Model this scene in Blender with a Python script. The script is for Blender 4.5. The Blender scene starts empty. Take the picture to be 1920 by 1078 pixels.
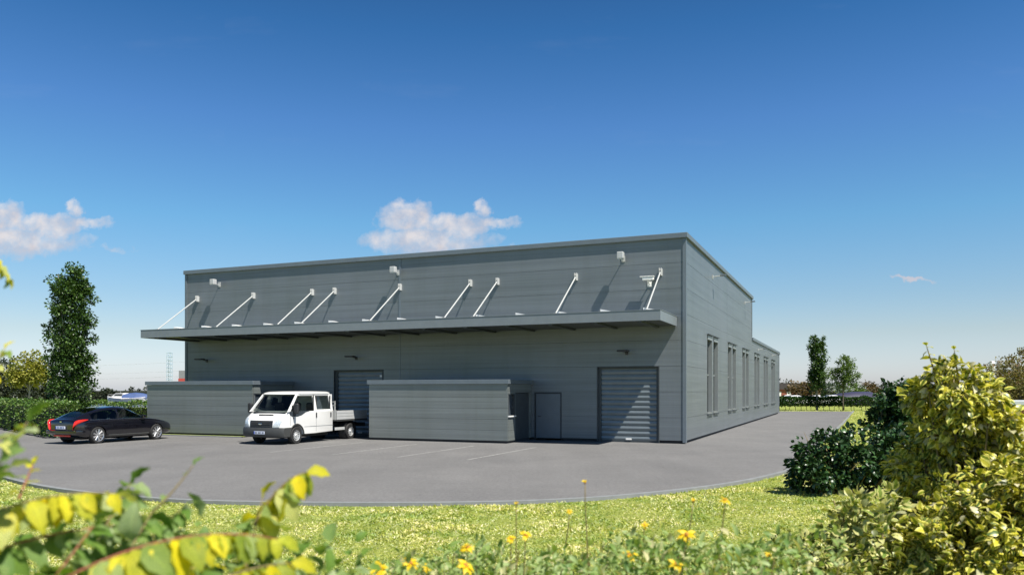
import bpy, math, random
import numpy as np
from mathutils import Vector, Matrix
R = math.radians
random.seed(7)
rng = np.random.default_rng(11)
SC = bpy.context.scene
COL = SC.collection

# ------------------------------------------------------------------ camera
F = 1497.0; HZ = 732.0; EYE = 2.1          # focal length and horizon of the photograph in its own pixels
cd = bpy.data.cameras.new('camera'); cam = bpy.data.objects.new('camera', cd); COL.objects.link(cam)
cam.location = (0, 0, EYE); cam.rotation_euler = (R(90), 0, 0)
cd.sensor_width = 36; cd.lens = F / 1920 * 36; cd.shift_y = (HZ - 539) / 1920
cd.clip_start = 0.05; cd.clip_end = 6000
cd.dof.use_dof = True; cd.dof.focus_distance = 26; cd.dof.aperture_fstop = 3.2
SC.camera = cam
SC.view_settings.view_transform = 'Standard'; SC.view_settings.look = 'None'
SC.view_settings.exposure = 0.7; SC.view_settings.gamma = 1
SC.cycles.use_denoising = True
SC.cycles.max_bounces = 8; SC.cycles.transparent_max_bounces = 12

# ------------------------------------------------------------------ world and sun
SUN = Vector((0.433, -0.466, 1.0)).normalized()       # towards the sun
EL = math.asin(SUN.z); AZ = math.atan2(SUN.x, SUN.y)
w = bpy.data.worlds.new('World'); SC.world = w; w.use_nodes = True
nt = w.node_tree; nt.nodes.clear()
N = nt.nodes.new; L = nt.links.new
def mth(op, a, b=None, c=None, clamp=False):
    n = N('ShaderNodeMath'); n.operation = op; n.use_clamp = clamp
    for i, v in enumerate((a, b, c)):
        if v is None: continue
        if isinstance(v, (int, float)): n.inputs[i].default_value = v
        else: L(v, n.inputs[i])
    return n.outputs[0]
out = N('ShaderNodeOutputWorld'); bg = N('ShaderNodeBackground'); bg.inputs[1].default_value = 0.0614
sky = N('ShaderNodeTexSky'); sky.sky_type = 'NISHITA'; sky.sun_disc = False
sky.sun_elevation = EL; sky.sun_rotation = AZ; sky.altitude = 0; sky.air_density = 1.0; sky.dust_density = 0.6; sky.ozone_density = 2.0
tc = N('ShaderNodeTexCoord'); sp = N('ShaderNodeSeparateXYZ'); L(tc.outputs['Generated'], sp.inputs[0])
# polarised-looking deepening of the blue with elevation; unseen zenith darkened to cut fill light
elr = N('ShaderNodeValToRGB'); L(mth('MAXIMUM', sp.outputs[2], 0.0), elr.inputs[0])
cr = elr.color_ramp
cr.elements[0].position = 0.0; cr.elements[0].color = (1.26, 1.33, 1.75, 1)
cr.elements[1].position = 1.0; cr.elements[1].color = (0.10, 0.16, 0.26, 1)
for p, c in ((0.60, (0.16, 0.36, 0.60)), (0.02, (1.25, 1.31, 1.66)), (0.068, (1.14, 1.16, 1.24)), (0.111, (0.97, 1.14, 1.25)), (0.2, (0.72, 1.19, 1.38)), (0.31, (0.56, 0.99, 1.40)), (0.41, (0.31, 0.78, 1.18))):
    e = cr.elements.new(p); e.color = (*c, 1)
mul = N('ShaderNodeMix'); mul.data_type = 'RGBA'; mul.blend_type = 'MULTIPLY'; mul.inputs[0].default_value = 1
L(sky.outputs[0], mul.inputs[6]); L(elr.outputs[0], mul.inputs[7])
# two cumulus clouds and a wisp, fixed to directions of the sky
yy = mth('MAXIMUM', sp.outputs[1], 0.02)
gx = mth('DIVIDE', sp.outputs[0], yy); gz = mth('DIVIDE', sp.outputs[2], yy)
left = mth('LESS_THAN', gx, -0.36)
gx2 = mth('ADD', gx, mth('MULTIPLY', left, 0.511))
cmb = N('ShaderNodeCombineXYZ'); L(gx2, cmb.inputs[0]); L(gz, cmb.inputs[1])
def noise(vec, scale, detail, rough=0.55, dist=0.0):
    n = N('ShaderNodeTexNoise'); L(vec, n.inputs['Vector']); n.inputs['Scale'].default_value = scale
    n.inputs['Detail'].default_value = detail; n.inputs['Roughness'].default_value = rough; n.inputs['Distortion'].default_value = dist
    return n
nw = noise(cmb.outputs[0], 26, 6, 0.6)
s3 = N('ShaderNodeSeparateXYZ'); L(nw.outputs['Color'], s3.inputs[0])
wx = mth('ADD', gx2, mth('MULTIPLY', mth('SUBTRACT', s3.outputs[0], 0.5), 0.05))
wz = mth('ADD', gz, mth('MULTIPLY', mth('SUBTRACT', s3.outputs[1], 0.5), 0.04))
acc = None
for (u, v, ru, rv, g) in ((763, 412, 62, 34, 1.0), (722, 452, 54, 22, 0.75), (800, 455, 110, 30, 0.9), (850, 425, 80, 26, 1.0), (915, 418, 66, 13, 0.7),
                          (905, 394, 17, 20, 0.8), (940, 412, 36, 8, 0.55), (975, 466, 55, 7, 0.35), (895, 452, 60, 16, 0.5)):
    cx_ = (u - 960) / F; cz_ = (HZ - v) / F
    dx = mth('DIVIDE', mth('SUBTRACT', wx, cx_), ru / F); dz = mth('DIVIDE', mth('SUBTRACT', wz, cz_), rv / F)
    d2 = mth('ADD', mth('MULTIPLY', dx, dx), mth('MULTIPLY', dz, dz))
    b = mth('MULTIPLY', mth('SUBTRACT', 1.25, d2), g, clamp=True)
    acc = b if acc is None else mth('MAXIMUM', acc, b)
nf = noise(cmb.outputs[0], 48, 9, 0.66)
dens = mth('MULTIPLY', mth('SUBTRACT', mth('ADD', acc, mth('MULTIPLY', mth('SUBTRACT', nf.outputs[0], 0.5), 1.5)), 0.20), 0.95, clamp=True)
dens = mth('MULTIPLY', dens, mth('GREATER_THAN', acc, 0.001))
# the wisp at the right
dx = mth('DIVIDE', mth('SUBTRACT', wx, (1708 - 960) / F), 44 / F)
dz = mth('DIVIDE', mth('ADD', mth('SUBTRACT', wz, (HZ - 523) / F), mth('MULTIPLY', mth('SUBTRACT', wx, (1708 - 960) / F), 0.16)), 5.5 / F)
wsp = mth('MULTIPLY', mth('SUBTRACT', 1.0, mth('ADD', mth('MULTIPLY', dx, dx), mth('MULTIPLY', dz, dz))), 1.2, clamp=True)
wsp = mth('MULTIPLY', wsp, mth('ADD', nf.outputs[0], 0.35), clamp=True)
# thin high streaks
st = N('ShaderNodeMapping'); L(cmb.outputs[0], st.inputs[0]); st.inputs['Scale'].default_value = (2.2, 9, 1)
ns = noise(st.outputs[0], 2.0, 5, 0.6)
thin = mth('MULTIPLY', mth('SUBTRACT', ns.outputs[0], 0.60), 0.12, clamp=True)
dens = mth('MAXIMUM', mth('MAXIMUM', dens, wsp), thin)
dens = mth('MULTIPLY', dens, mth('GREATER_THAN', sp.outputs[1], 0.05))
nc = noise(cmb.outputs[0], 34, 5, 0.55)
sh = mth('ADD', mth('MULTIPLY', mth('SUBTRACT', gz, (HZ - 450) / F), 9.0), mth('MULTIPLY', mth('SUBTRACT', nc.outputs[0], 0.45), 3.2), clamp=True)
ccol = N('ShaderNodeMix'); ccol.data_type = 'RGBA'; L(sh, ccol.inputs[0])
ccol.inputs[6].default_value = (5.9, 5.9, 6.6, 1); ccol.inputs[7].default_value = (9.6, 8.7, 8.2, 1)
fin = N('ShaderNodeMix'); fin.data_type = 'RGBA'; L(dens, fin.inputs[0]); L(mul.outputs[2], fin.inputs[6]); L(ccol.outputs[2], fin.inputs[7])
L(fin.outputs[2], bg.inputs[0]); L(bg.outputs[0], out.inputs[0])
sl = bpy.data.lights.new('sun', 'SUN'); sl.energy = 5.0; sl.angle = R(0.5); sl.color = (1.0, 0.95, 0.87)
so = bpy.data.objects.new('sun', sl); COL.objects.link(so); so.location = (20, -20, 40)
so.rotation_euler = (-SUN).to_track_quat('-Z', 'Y').to_euler()

# ------------------------------------------------------------------ helpers
def P(u, v, Y):                     # a point at depth Y seen along pixel (u, v) of the photograph
    return Vector(((u - 960) / F * Y, Y, EYE - (v - HZ) / F * Y))
def G(u, v):                        # the ground point under pixel (u, v)
    return P(u, v, EYE * F / (v - HZ))
BC, BS = 0.9209, 0.3898             # building axes: x along the front towards the near corner, y to the back
ORG = Vector((6.82, 31.4, 0)); BROT = -math.atan2(BS, BC)
def W(x, y, z=0.0):
    return Vector((ORG.x + BC * x + BS * y, ORG.y - BS * x + BC * y, z))

def tag(o, label=None, cat=None, group=None, kind=None):
    if label: o['label'] = label
    if cat: o['category'] = cat
    if group: o['group'] = group
    if kind: o['kind'] = kind
    return o
def empty(name, loc=(0, 0, 0), rz=0, label=None, cat=None, group=None):
    o = bpy.data.objects.new(name, None); COL.objects.link(o); o.location = loc; o.rotation_euler = (0, 0, rz)
    o.empty_display_size = 0.3
    return tag(o, label, cat, group)
def copy_tree(o, parent=None):
    c = o.copy(); COL.objects.link(c); c.parent = parent
    for ch in o.children: copy_tree(ch, c)
    return c

class MB:
    def __init__(s): s.v = []; s.f = []; s.m = []; s.mi = 0
    def add(s, vs, fs):
        b = len(s.v); s.v += [tuple(v) for v in vs]; s.f += [tuple(i + b for i in f) for f in fs]; s.m += [s.mi] * len(fs); return s
    def box(s, x0, x1, y0, y1, z0, z1, bev=0.0):
        if x0 > x1: x0, x1 = x1, x0
        if y0 > y1: y0, y1 = y1, y0
        if z0 > z1: z0, z1 = z1, z0
        if bev <= 0:
            return s.add([(x0,y0,z0),(x1,y0,z0),(x1,y1,z0),(x0,y1,z0),(x0,y0,z1),(x1,y0,z1),(x1,y1,z1),(x0,y1,z1)],
                         [(0,3,2,1),(4,5,6,7),(0,1,5,4),(1,2,6,5),(2,3,7,6),(3,0,4,7)])
        b = bev; vs = []
        for z, i in ((z0, b), (z0 + b, 0), (z1 - b, 0), (z1, b)):
            a0, a1, c0, c1 = x0 + i, x1 - i, y0 + i, y1 - i
            k = b * (1 if i == 0 else 0.5)
            vs += [(a0+k,c0,z),(a1-k,c0,z),(a1,c0+k,z),(a1,c1-k,z),(a1-k,c1,z),(a0+k,c1,z),(a0,c1-k,z),(a0,c0+k,z)]
        fs = [tuple(range(7, -1, -1)), tuple(range(24, 32))]
        for r in range(3):
            for k in range(8): fs.append((r*8+k, r*8+(k+1) % 8, (r+1)*8+(k+1) % 8, (r+1)*8+k))
        return s.add(vs, fs)
    def prism(s, poly, y0, y1):          # polygon in x,z extruded along y
        n = len(poly)
        vs = [(x, y0, z) for x, z in poly] + [(x, y1, z) for x, z in poly]
        return s.add(vs, [tuple(range(n)), tuple(range(2*n-1, n-1, -1))] + [(i, i+n, (i+1) % n + n, (i+1) % n) for i in range(n)])
    def tube(s, pts, rad, seg=8, cap=True):
        pts = [Vector(p) for p in pts]; n = len(pts)
        if isinstance(rad, (int, float)): rad = [rad] * n
        vs = []; prev = None
        for i, p in enumerate(pts):
            t = (pts[min(i+1, n-1)] - pts[max(i-1, 0)]).normalized()
            a = prev if prev is not None else (Vector((0, 0, 1)) if abs(t.z) < 0.9 else Vector((1, 0, 0)))
            u = (a - t * a.dot(t)); u = u.normalized() if u.length > 1e-6 else t.orthogonal().normalized()
            prev = u; q = t.cross(u)
            for k in range(seg):
                an = 2 * math.pi * k / seg
                vs.append(p + (u * math.cos(an) + q * math.sin(an)) * rad[i])
        fs = [(i*seg+k, i*seg+(k+1) % seg, (i+1)*seg+(k+1) % seg, (i+1)*seg+k) for i in range(n-1) for k in range(seg)]
        if cap: fs += [tuple(range(seg-1, -1, -1)), tuple((n-1)*seg+k for k in range(seg))]
        return s.add(vs, fs)
    def lathe(s, prof, seg=28, c=(0, 0, 0)):          # profile (radius, y) round the y axis
        n = len(prof); vs = []
        for k in range(seg):
            an = 2 * math.pi * k / seg
            for r, y in prof: vs.append((c[0] + r * math.cos(an), c[1] + y, c[2] + r * math.sin(an)))
        fs = [(k*n+i, k*n+i+1, ((k+1) % seg)*n+i+1, ((k+1) % seg)*n+i) for k in range(seg) for i in range(n-1)]
        return s.add(vs, fs)
    def build(s, name, mats, parent=None, smooth=False, angle=None):
        me = bpy.data.meshes.new(name); me.from_pydata(s.v, [], s.f)
        if not isinstance(mats, (list, tuple)): mats = [mats]
        for m in mats: me.materials.append(m)
        if len(mats) > 1: me.polygons.foreach_set('material_index', s.m)
        me.update()
        import bmesh
        bm = bmesh.new(); bm.from_mesh(me); bmesh.ops.recalc_face_normals(bm, faces=bm.faces); bm.to_mesh(me); bm.free()
        if smooth or angle:
            me.polygons.foreach_set('use_smooth', [True] * len(me.polygons))
            if angle: me.set_sharp_from_angle(angle=R(angle))
        o = bpy.data.objects.new(name, me); COL.objects.link(o); o.parent = parent
        return o

# ------------------------------------------------------------------ materials
class MT:
    def __init__(s, name):
        s.m = bpy.data.materials.new(name); s.m.use_nodes = True; s.t = s.m.node_tree
        s.b = s.t.nodes['Principled BSDF']; s.o = s.t.nodes['Material Output']
    def n(s, typ, **kw):
        x = s.t.nodes.new(typ)
        for k, v in kw.items(): setattr(x, k, v)
        return x
    def l(s, a, b): s.t.links.new(a, b)
    def coord(s, scale=(1, 1, 1), kind='Object'):
        c = s.n('ShaderNodeTexCoord'); m = s.n('ShaderNodeMapping'); m.inputs['Scale'].default_value = scale
        s.l(c.outputs[kind], m.inputs[0]); return m.outputs[0]
    def noise(s, vec, scale, detail=4, rough=0.55):
        x = s.n('ShaderNodeTexNoise'); s.l(vec, x.inputs['Vector']); x.inputs['Scale'].default_value = scale
        x.inputs['Detail'].default_value = detail; x.inputs['Roughness'].default_value = rough; return x.outputs[0]
    def ramp(s, fac, stops):
        r = s.n('ShaderNodeValToRGB'); s.l(fac, r.inputs[0]); c = r.color_ramp
        c.elements[0].position = stops[0][0]; c.elements[0].color = (*stops[0][1], 1)
        c.elements[1].position = stops[-1][0]; c.elements[1].color = (*stops[-1][1], 1)
        for p, col in stops[1:-1]:
            e = c.elements.new(p); e.color = (*col, 1)
        return r.outputs[0]
    def mix(s, a, b, fac, mode='MIX'):
        x = s.n('ShaderNodeMix'); x.data_type = 'RGBA'; x.blend_type = mode
        for i, v in ((0, fac), (6, a), (7, b)):
            if isinstance(v, (int, float)): x.inputs[i].default_value = v
            elif isinstance(v, tuple): x.inputs[i].default_value = (*v, 1)
            else: s.l(v, x.inputs[i])
        return x.outputs[2]
    def col(s, c):
        if isinstance(c, tuple): s.b.inputs['Base Color'].default_value = (*c, 1)
        else: s.l(c, s.b.inputs['Base Color'])
        return s
    def set(s, rough=0.5, metal=0.0, spec=0.5, coat=0.0):
        s.b.inputs['Roughness'].default_value = rough; s.b.inputs['Metallic'].default_value = metal
        s.b.inputs['Specular IOR Level'].default_value = spec; s.b.inputs['Coat Weight'].default_value = coat; return s
    def bump(s, h, strength=0.3, dist=0.02):
        b = s.n('ShaderNodeBump'); b.inputs['Strength'].default_value = strength; b.inputs['Distance'].default_value = dist
        s.l(h, b.inputs['Height']); s.l(b.outputs[0], s.b.inputs['Normal']); return s

def plain(name, c, rough=0.5, metal=0.0, coat=0.0, var=0.12, scale=3.0, spec=0.5):
    m = MT(name); v = m.noise(m.coord(), scale, 5, 0.6)
    lo = tuple(x * (1 - var) for x in c); hi = tuple(min(1, x * (1 + var)) for x in c)
    m.col(m.ramp(v, [(0.3, lo), (0.7, hi)])).set(rough, metal, spec, coat); return m.m

def cladding(name, c, metal=0.35, rough=0.42, sx=0.10, sz=5.0, amp=0.20):
    m = MT(name)
    band = m.noise(m.coord((sx, sx, sz)), 1.0, 3, 0.6)
    fine = m.noise(m.coord((sx * 2.2, sx * 2.2, 34)), 1.0, 2, 0.5)
    blot = m.noise(m.coord((0.35, 0.35, 0.25)), 1.0, 4, 0.6)
    lo = tuple(x * (1 - amp) for x in c); hi = tuple(x * (1 + amp) for x in c)
    a = m.ramp(band, [(0.28, lo), (0.5, c), (0.72, hi)])
    a = m.mix(a, m.ramp(fine, [(0.34, (0.91, 0.91, 0.91)), (0.66, (1.07, 1.07, 1.07))]), 1.0, 'MULTIPLY')
    a = m.mix(a, m.ramp(blot, [(0.3, (0.93, 0.95, 0.92)), (0.7, (1.05, 1.04, 1.05))]), 1.0, 'MULTIPLY')
    run = m.noise(m.coord((1.6, 1.6, 0.10)), 1.0, 5, 0.7)
    a = m.mix(a, m.ramp(run, [(0.30, (0.94, 0.935, 0.92)), (0.50, (1.0, 1.0, 1.0)), (0.75, (1.03, 1.03, 1.03))]), 1.0, 'MULTIPLY')
    m.col(a).set(rough, metal); m.bump(fine, 0.12, 0.01)
    return m.m

M = {}
M['clad'] = cladding('facade_cladding', (0.176, 0.197, 0.213), amp=0.12)
M['clad_annex'] = cladding('annex_cladding', (0.200, 0.222, 0.217), sz=7, amp=0.12)
M['trim'] = plain('metal_trim', (0.163, 0.193, 0.216), 0.45, 0.35, var=0.06)
M['coping'] = plain('metal_coping', (0.163, 0.196, 0.222), 0.45, 0.35, var=0.06)
M['joint'] = plain('joint_shadow_gap', (0.111, 0.124, 0.134), 0.7, 0)
M['plinth'] = plain('plinth', (0.03, 0.032, 0.035), 0.85, 0)
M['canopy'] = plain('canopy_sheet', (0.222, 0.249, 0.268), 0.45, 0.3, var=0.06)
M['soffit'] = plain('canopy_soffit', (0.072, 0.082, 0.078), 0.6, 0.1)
M['rod'] = plain('galvanised_rod', (0.50, 0.51, 0.50), 0.4, 0.15, var=0.05)
M['shutter'] = plain('roller_shutter', (0.196, 0.229, 0.242), 0.42, 0.35, var=0.08)
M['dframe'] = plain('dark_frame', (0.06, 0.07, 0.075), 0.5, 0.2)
M['door'] = plain('steel_door', (0.157, 0.183, 0.209), 0.45, 0.3, var=0.05)
M['white'] = plain('white_paint', (0.80, 0.80, 0.78), 0.35, 0.0, var=0.04)
M['lampgrey'] = plain('lamp_grey', (0.46, 0.47, 0.47), 0.4, 0.1, var=0.05)
M['wframe'] = plain('window_frame', (0.222, 0.242, 0.242), 0.4, 0.1, var=0.04)
M['blind'] = plain('window_reveal', (0.135, 0.155, 0.165), 0.55, 0.0, var=0.06)
M['bulk'] = plain('lamp_housing', (0.05, 0.05, 0.055), 0.4, 0.3)
M['black'] = plain('black_plastic', (0.022, 0.023, 0.025), 0.5, 0.0)
M['darkgrey'] = plain('grey_bumper_plastic', (0.045, 0.047, 0.046), 0.55, 0.0)
M['under'] = plain('underbody', (0.012, 0.012, 0.012), 0.8, 0.0)
M['tyre'] = plain('tyre_rubber', (0.018, 0.018, 0.018), 0.75, 0.0)
M['rim'] = plain('alloy_rim', (0.68, 0.69, 0.70), 0.28, 0.85, var=0.04)
M['hubcap'] = plain('steel_hubcap', (0.62, 0.63, 0.63), 0.35, 0.5, var=0.05)
M['carblack'] = plain('black_car_paint', (0.006, 0.006, 0.009), 0.16, 0.0, coat=1.0, var=0.1)
M['vanwhite'] = plain('white_van_paint', (0.74, 0.74, 0.72), 0.3, 0.0, coat=0.6, var=0.02)
M['carwhite'] = plain('pale_car_paint', (0.72, 0.72, 0.72), 0.3, 0.0, coat=0.6, var=0.02)
M['chrome'] = plain('chrome', (0.75, 0.76, 0.78), 0.12, 1.0, var=0.02)
M['redlens'] = plain('red_lens', (0.75, 0.02, 0.012), 0.18, 0.0, coat=0.8, var=0.15, scale=30)
M['clearlens'] = plain('headlamp_lens', (0.55, 0.60, 0.62), 0.15, 0.1, coat=0.8, var=0.3, scale=18)
M['plate'] = plain('number_plate', (0.62, 0.66, 0.78), 0.4, 0.0, var=0.03)
M['plateblue'] = plain('plate_band', (0.03, 0.08, 0.45), 0.4)
M['seat'] = plain('seat_fabric', (0.03, 0.03, 0.033), 0.8)
M['hull'] = plain('boat_hull', (0.75, 0.73, 0.70), 0.35, 0, var=0.05)
M['boatblue'] = plain('blue_boat_cover', (0.05, 0.09, 0.22), 0.6)
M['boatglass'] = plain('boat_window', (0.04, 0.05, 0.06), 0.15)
M['bark'] = plain('bark', (0.10, 0.08, 0.06), 0.85, var=0.3, scale=9)
M['greybark'] = plain('pale_bark', (0.30, 0.28, 0.25), 0.8, var=0.25, scale=9)
M['twig'] = plain('green_twig', (0.20, 0.15, 0.06), 0.6, var=0.3, scale=30)
M['redtwig'] = plain('reddish_twig', (0.28, 0.09, 0.05), 0.6, var=0.3, scale=30)
M['kerb'] = plain('kerb_concrete', (0.196, 0.206, 0.209), 0.8, var=0.12, scale=5)
M['lineW'] = None
def glass(name, tint, alpha):
    m = MT(name); tr = m.n('ShaderNodeBsdfTransparent'); tr.inputs[0].default_value = (*tint, 1)
    gl = m.n('ShaderNodeBsdfGlossy'); gl.inputs['Roughness'].default_value = 0.03
    lw = m.n('ShaderNodeLayerWeight'); lw.inputs[0].default_value = 0.25
    ad = m.n('ShaderNodeMath'); ad.operation = 'MULTIPLY_ADD'; ad.inputs[1].default_value = 0.6; ad.inputs[2].default_value = alpha
    mx = m.n('ShaderNodeMixShader'); m.l(lw.outputs['Fresnel'], ad.inputs[0]); m.l(ad.outputs[0], mx.inputs[0])
    m.l(tr.outputs[0], mx.inputs[1]); m.l(gl.outputs[0], mx.inputs[2]); m.l(mx.outputs[0], m.o.inputs[0]); return m.m
M['glass'] = glass('tinted_glass', (0.42, 0.47, 0.46), 0.04)
M['wglass'] = glass('window_glass', (0.5, 0.55, 0.56), 0.03)
m = MT('line_paint'); nz = m.noise(m.coord(), 9, 6, 0.7)
m.col(m.ramp(nz, [(0.42, (0.165, 0.162, 0.158)), (0.58, (0.36, 0.36, 0.345))])).set(0.8); M['lineW'] = m.m
m = MT('lineold'); nz = m.noise(m.coord(), 6, 6, 0.7)
m.col(m.ramp(nz, [(0.45, (0.15, 0.148, 0.146)), (0.7, (0.23, 0.225, 0.21))])).set(0.8); M['lineOld'] = m.m

m = MT('asphalt')
c1 = m.coord((1, 1, 1)); f1 = m.noise(c1, 55, 3, 0.8); f2 = m.noise(c1, 0.35, 5, 0.6); f3 = m.noise(m.coord((0.5, 2.2, 1)), 1.3, 6, 0.65); f0 = m.noise(c1, 11, 8, 0.85); f4 = m.noise(m.coord((0.9, 0.12, 1)), 1.0, 4, 0.6)
a = m.ramp(f2, [(0.3, (0.137, 0.136, 0.134)), (0.7, (0.169, 0.167, 0.163))])
a = m.mix(a, m.ramp(f3, [(0.3, (0.95, 0.95, 0.96)), (0.7, (1.04, 1.035, 1.03))]), 1.0, 'MULTIPLY')
a = m.mix(a, m.ramp(f0, [(0.34, (0.74, 0.74, 0.74)), (0.66, (1.26, 1.26, 1.26))]), 1.0, 'MULTIPLY')
a = m.mix(a, m.ramp(f4, [(0.40, (0.955, 0.955, 0.955)), (0.60, (1.02, 1.02, 1.02))]), 1.0, 'MULTIPLY')
a = m.mix(a, m.ramp(f1, [(0.32, (0.66, 0.66, 0.66)), (0.68, (1.30, 1.30, 1.30))]), 1.0, 'MULTIPLY')
m.col(a).set(0.85, 0, 0.35); m.bump(f1, 0.5, 0.01); M['asphalt'] = m.m

m = MT('lawn_soil')
c1 = m.coord(); a1 = m.noise(c1, 0.25, 5, 0.6); a2 = m.noise(c1, 9, 6, 0.75)
a = m.ramp(a1, [(0.3, (0.18, 0.23, 0.04)), (0.7, (0.31, 0.34, 0.085))])
a = m.mix(a, m.ramp(a2, [(0.3, (0.45, 0.5, 0.4)), (0.7, (1.4, 1.35, 1.3))]), 1.0, 'MULTIPLY')
m.col(a).set(0.9, 0, 0.2); m.bump(a2, 0.8, 0.05); M['ground'] = m.m

def leafmat(name, cols, trans=0.35, rough=0.45, edge=None, spec=0.4, vein=True, patch=0.0):
    """colour varies leaf by leaf; edge = colour of a variegated margin"""
    m = MT(name); g = m.n('ShaderNodeNewGeometry'); n = len(cols); cols = [tuple(.88 * q for q in c_) for c_ in cols]; edge = edge and tuple(.88 * q for q in edge)
    c = m.ramp(g.outputs['Random Per Island'], [(i / (n - 1), cols[i]) for i in range(n)])
    uv = m.n('ShaderNodeUVMap'); s = m.n('ShaderNodeSeparateXYZ'); m.l(uv.outputs[0], s.inputs[0])
    ab = m.n('ShaderNodeMath', operation='ABSOLUTE'); m.l(s.outputs[1], ab.inputs[0])
    if edge is not None:
        nz = m.noise(m.coord((1, 1, 1)), 25, 3, 0.6)
        q = m.n('ShaderNodeMath', operation='MULTIPLY_ADD'); m.l(nz, q.inputs[0]); q.inputs[1].default_value = 0.9; m.l(ab.outputs[0], q.inputs[2])
        r = m.ramp(q.outputs[0], [(0.88, (0, 0, 0)), (1.0, (1, 1, 1))])
        gt = m.n('ShaderNodeMath', operation='LESS_THAN'); m.l(g.outputs['Random Per Island'], gt.inputs[0]); gt.inputs[1].default_value = 0.85
        mm = m.n('ShaderNodeMath', operation='MULTIPLY'); m.l(r, mm.inputs[0]); m.l(gt.outputs[0], mm.inputs[1])
        c = m.mix(c, edge, mm.outputs[0])
    if vein:
        r = m.ramp(ab.outputs[0], [(0.0, (1.25, 1.25, 1.1)), (0.10, (1, 1, 1)), (1, (0.97, 0.97, 0.97))])
        c = m.mix(c, r, 1.0, 'MULTIPLY')
    if patch:
        wv = m.n('ShaderNodeTexWave'); wv.inputs['Scale'].default_value = 3.2; wv.inputs['Distortion'].default_value = 1.5
        mp = m.n('ShaderNodeCombineXYZ'); sm = m.n('ShaderNodeMath', operation='MULTIPLY_ADD'); m.l(ab.outputs[0], sm.inputs[0]); sm.inputs[1].default_value = -0.35; m.l(s.outputs[0], sm.inputs[2]); m.l(sm.outputs[0], mp.inputs[0]); m.l(mp.outputs[0], wv.inputs['Vector'])
        c = m.mix(c, m.ramp(wv.outputs['Fac'], [(0.0, (1 - patch * .5,) * 3), (0.35, (1, 1, 1)), (1, (1.04, 1.04, 1.0))]), 1.0, 'MULTIPLY')
        bl = m.noise(m.coord(), 42, 5, 0.7)
        c = m.mix(c, m.ramp(bl, [(0.32, (0.62, 0.72, 0.5)), (0.50, (1, 1, 1)), (0.72, (1.12, 1.05, 0.9))]), patch, 'MULTIPLY')
    m.col(c).set(rough, 0, spec)
    t = m.n('ShaderNodeBsdfTranslucent'); m.l(m.mix(c, (1.18, 1.16, 0.42), 1.0, 'MULTIPLY'), t.inputs[0])
    mx = m.n('ShaderNodeMixShader'); mx.inputs[0].default_value = trans
    m.l(m.b.outputs[0], mx.inputs[1]); m.l(t.outputs[0], mx.inputs[2]); m.l(mx.outputs[0], m.o.inputs[0]); return m.m
M['poplar'] = leafmat('poplar_leaf', [(0.025, 0.06, 0.015), (0.06, 0.13, 0.025), (0.04, 0.08, 0.02), (0.14, 0.24, 0.05)], 0.25, 0.4)
M['laurel'] = leafmat('laurel_leaf', [(0.015, 0.04, 0.012), (0.03, 0.08, 0.02), (0.02, 0.05, 0.014), (0.07, 0.16, 0.05)], 0.12, 0.36, spec=0.5)
M['hedge'] = leafmat('hedge_leaf', [(0.05, 0.10, 0.02), (0.10, 0.20, 0.03), (0.07, 0.14, 0.03), (0.22, 0.30, 0.08)], 0.2, 0.4)
M['hedgedark'] = leafmat('dark_hedge_leaf', [(0.02, 0.055, 0.012), (0.05, 0.11, 0.02), (0.03, 0.075, 0.018)], 0.15, 0.6, spec=0.2)
M['treegreen'] = leafmat('green_tree_leaf', [(0.05, 0.09, 0.02), (0.11, 0.19, 0.03), (0.16, 0.24, 0.05)], 0.3, 0.5)
M['treedark'] = leafmat('dark_tree_leaf', [(0.012, 0.02, 0.012), (0.03, 0.045, 0.018), (0.05, 0.06, 0.03)], 0.15, 0.6)
M['treebrown'] = leafmat('rusty_tree_leaf', [(0.10, 0.07, 0.03), (0.17, 0.11, 0.045), (0.08, 0.075, 0.03)], 0.2, 0.6)
M['treeolive'] = leafmat('olive_tree_leaf', [(0.10, 0.09, 0.025), (0.19, 0.16, 0.04), (0.14, 0.15, 0.04), (0.20, 0.11, 0.05)], 0.25, 0.6)
M['treegrey'] = leafmat('greyish_tree_leaf', [(0.08, 0.12, 0.09), (0.14, 0.18, 0.14), (0.11, 0.15, 0.12)], 0.2, 0.6)
M['treeyellow'] = leafmat('yellowing_tree_leaf', [(0.10, 0.14, 0.02), (0.38, 0.38, 0.07), (0.25, 0.28, 0.05), (0.5, 0.45, 0.1)], 0.35, 0.5)
M['varieg'] = leafmat('variegated_leaf', [(0.03, 0.07, 0.012), (0.27, 0.32, 0.02), (0.05, 0.11, 0.02), (0.66, 0.60, 0.05), (0.08, 0.15, 0.02), (0.80, 0.72, 0.48)], 0.24, 0.36, edge=(0.80, 0.74, 0.17))
M['varieg2'] = leafmat('cream_variegated_leaf', [(0.08, 0.14, 0.02), (0.30, 0.36, 0.05), (0.14, 0.23, 0.04), (0.60, 0.60, 0.25), (0.05, 0.09, 0.02)], 0.22, 0.4, edge=(0.62, 0.60, 0.22))
M['nearleaf'] = leafmat('broad_green_leaf', [(0.13, 0.25, 0.04), (0.20, 0.33, 0.06), (0.32, 0.43, 0.17), (0.15, 0.28, 0.05), (0.58, 0.66, 0.40)], 0.4, 0.55, spec=0.25, patch=.7)
M['nearyellow'] = leafmat('yellowing_leaf', [(0.92, 0.76, 0.02), (0.90, 0.78, 0.04), (0.50, 0.56, 0.06), (0.95, 0.82, 0.04), (0.55, 0.62, 0.28), (0.24, 0.36, 0.06), (0.88, 0.74, 0.03)], 0.45, 0.6, spec=0.2, patch=.7)
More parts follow.
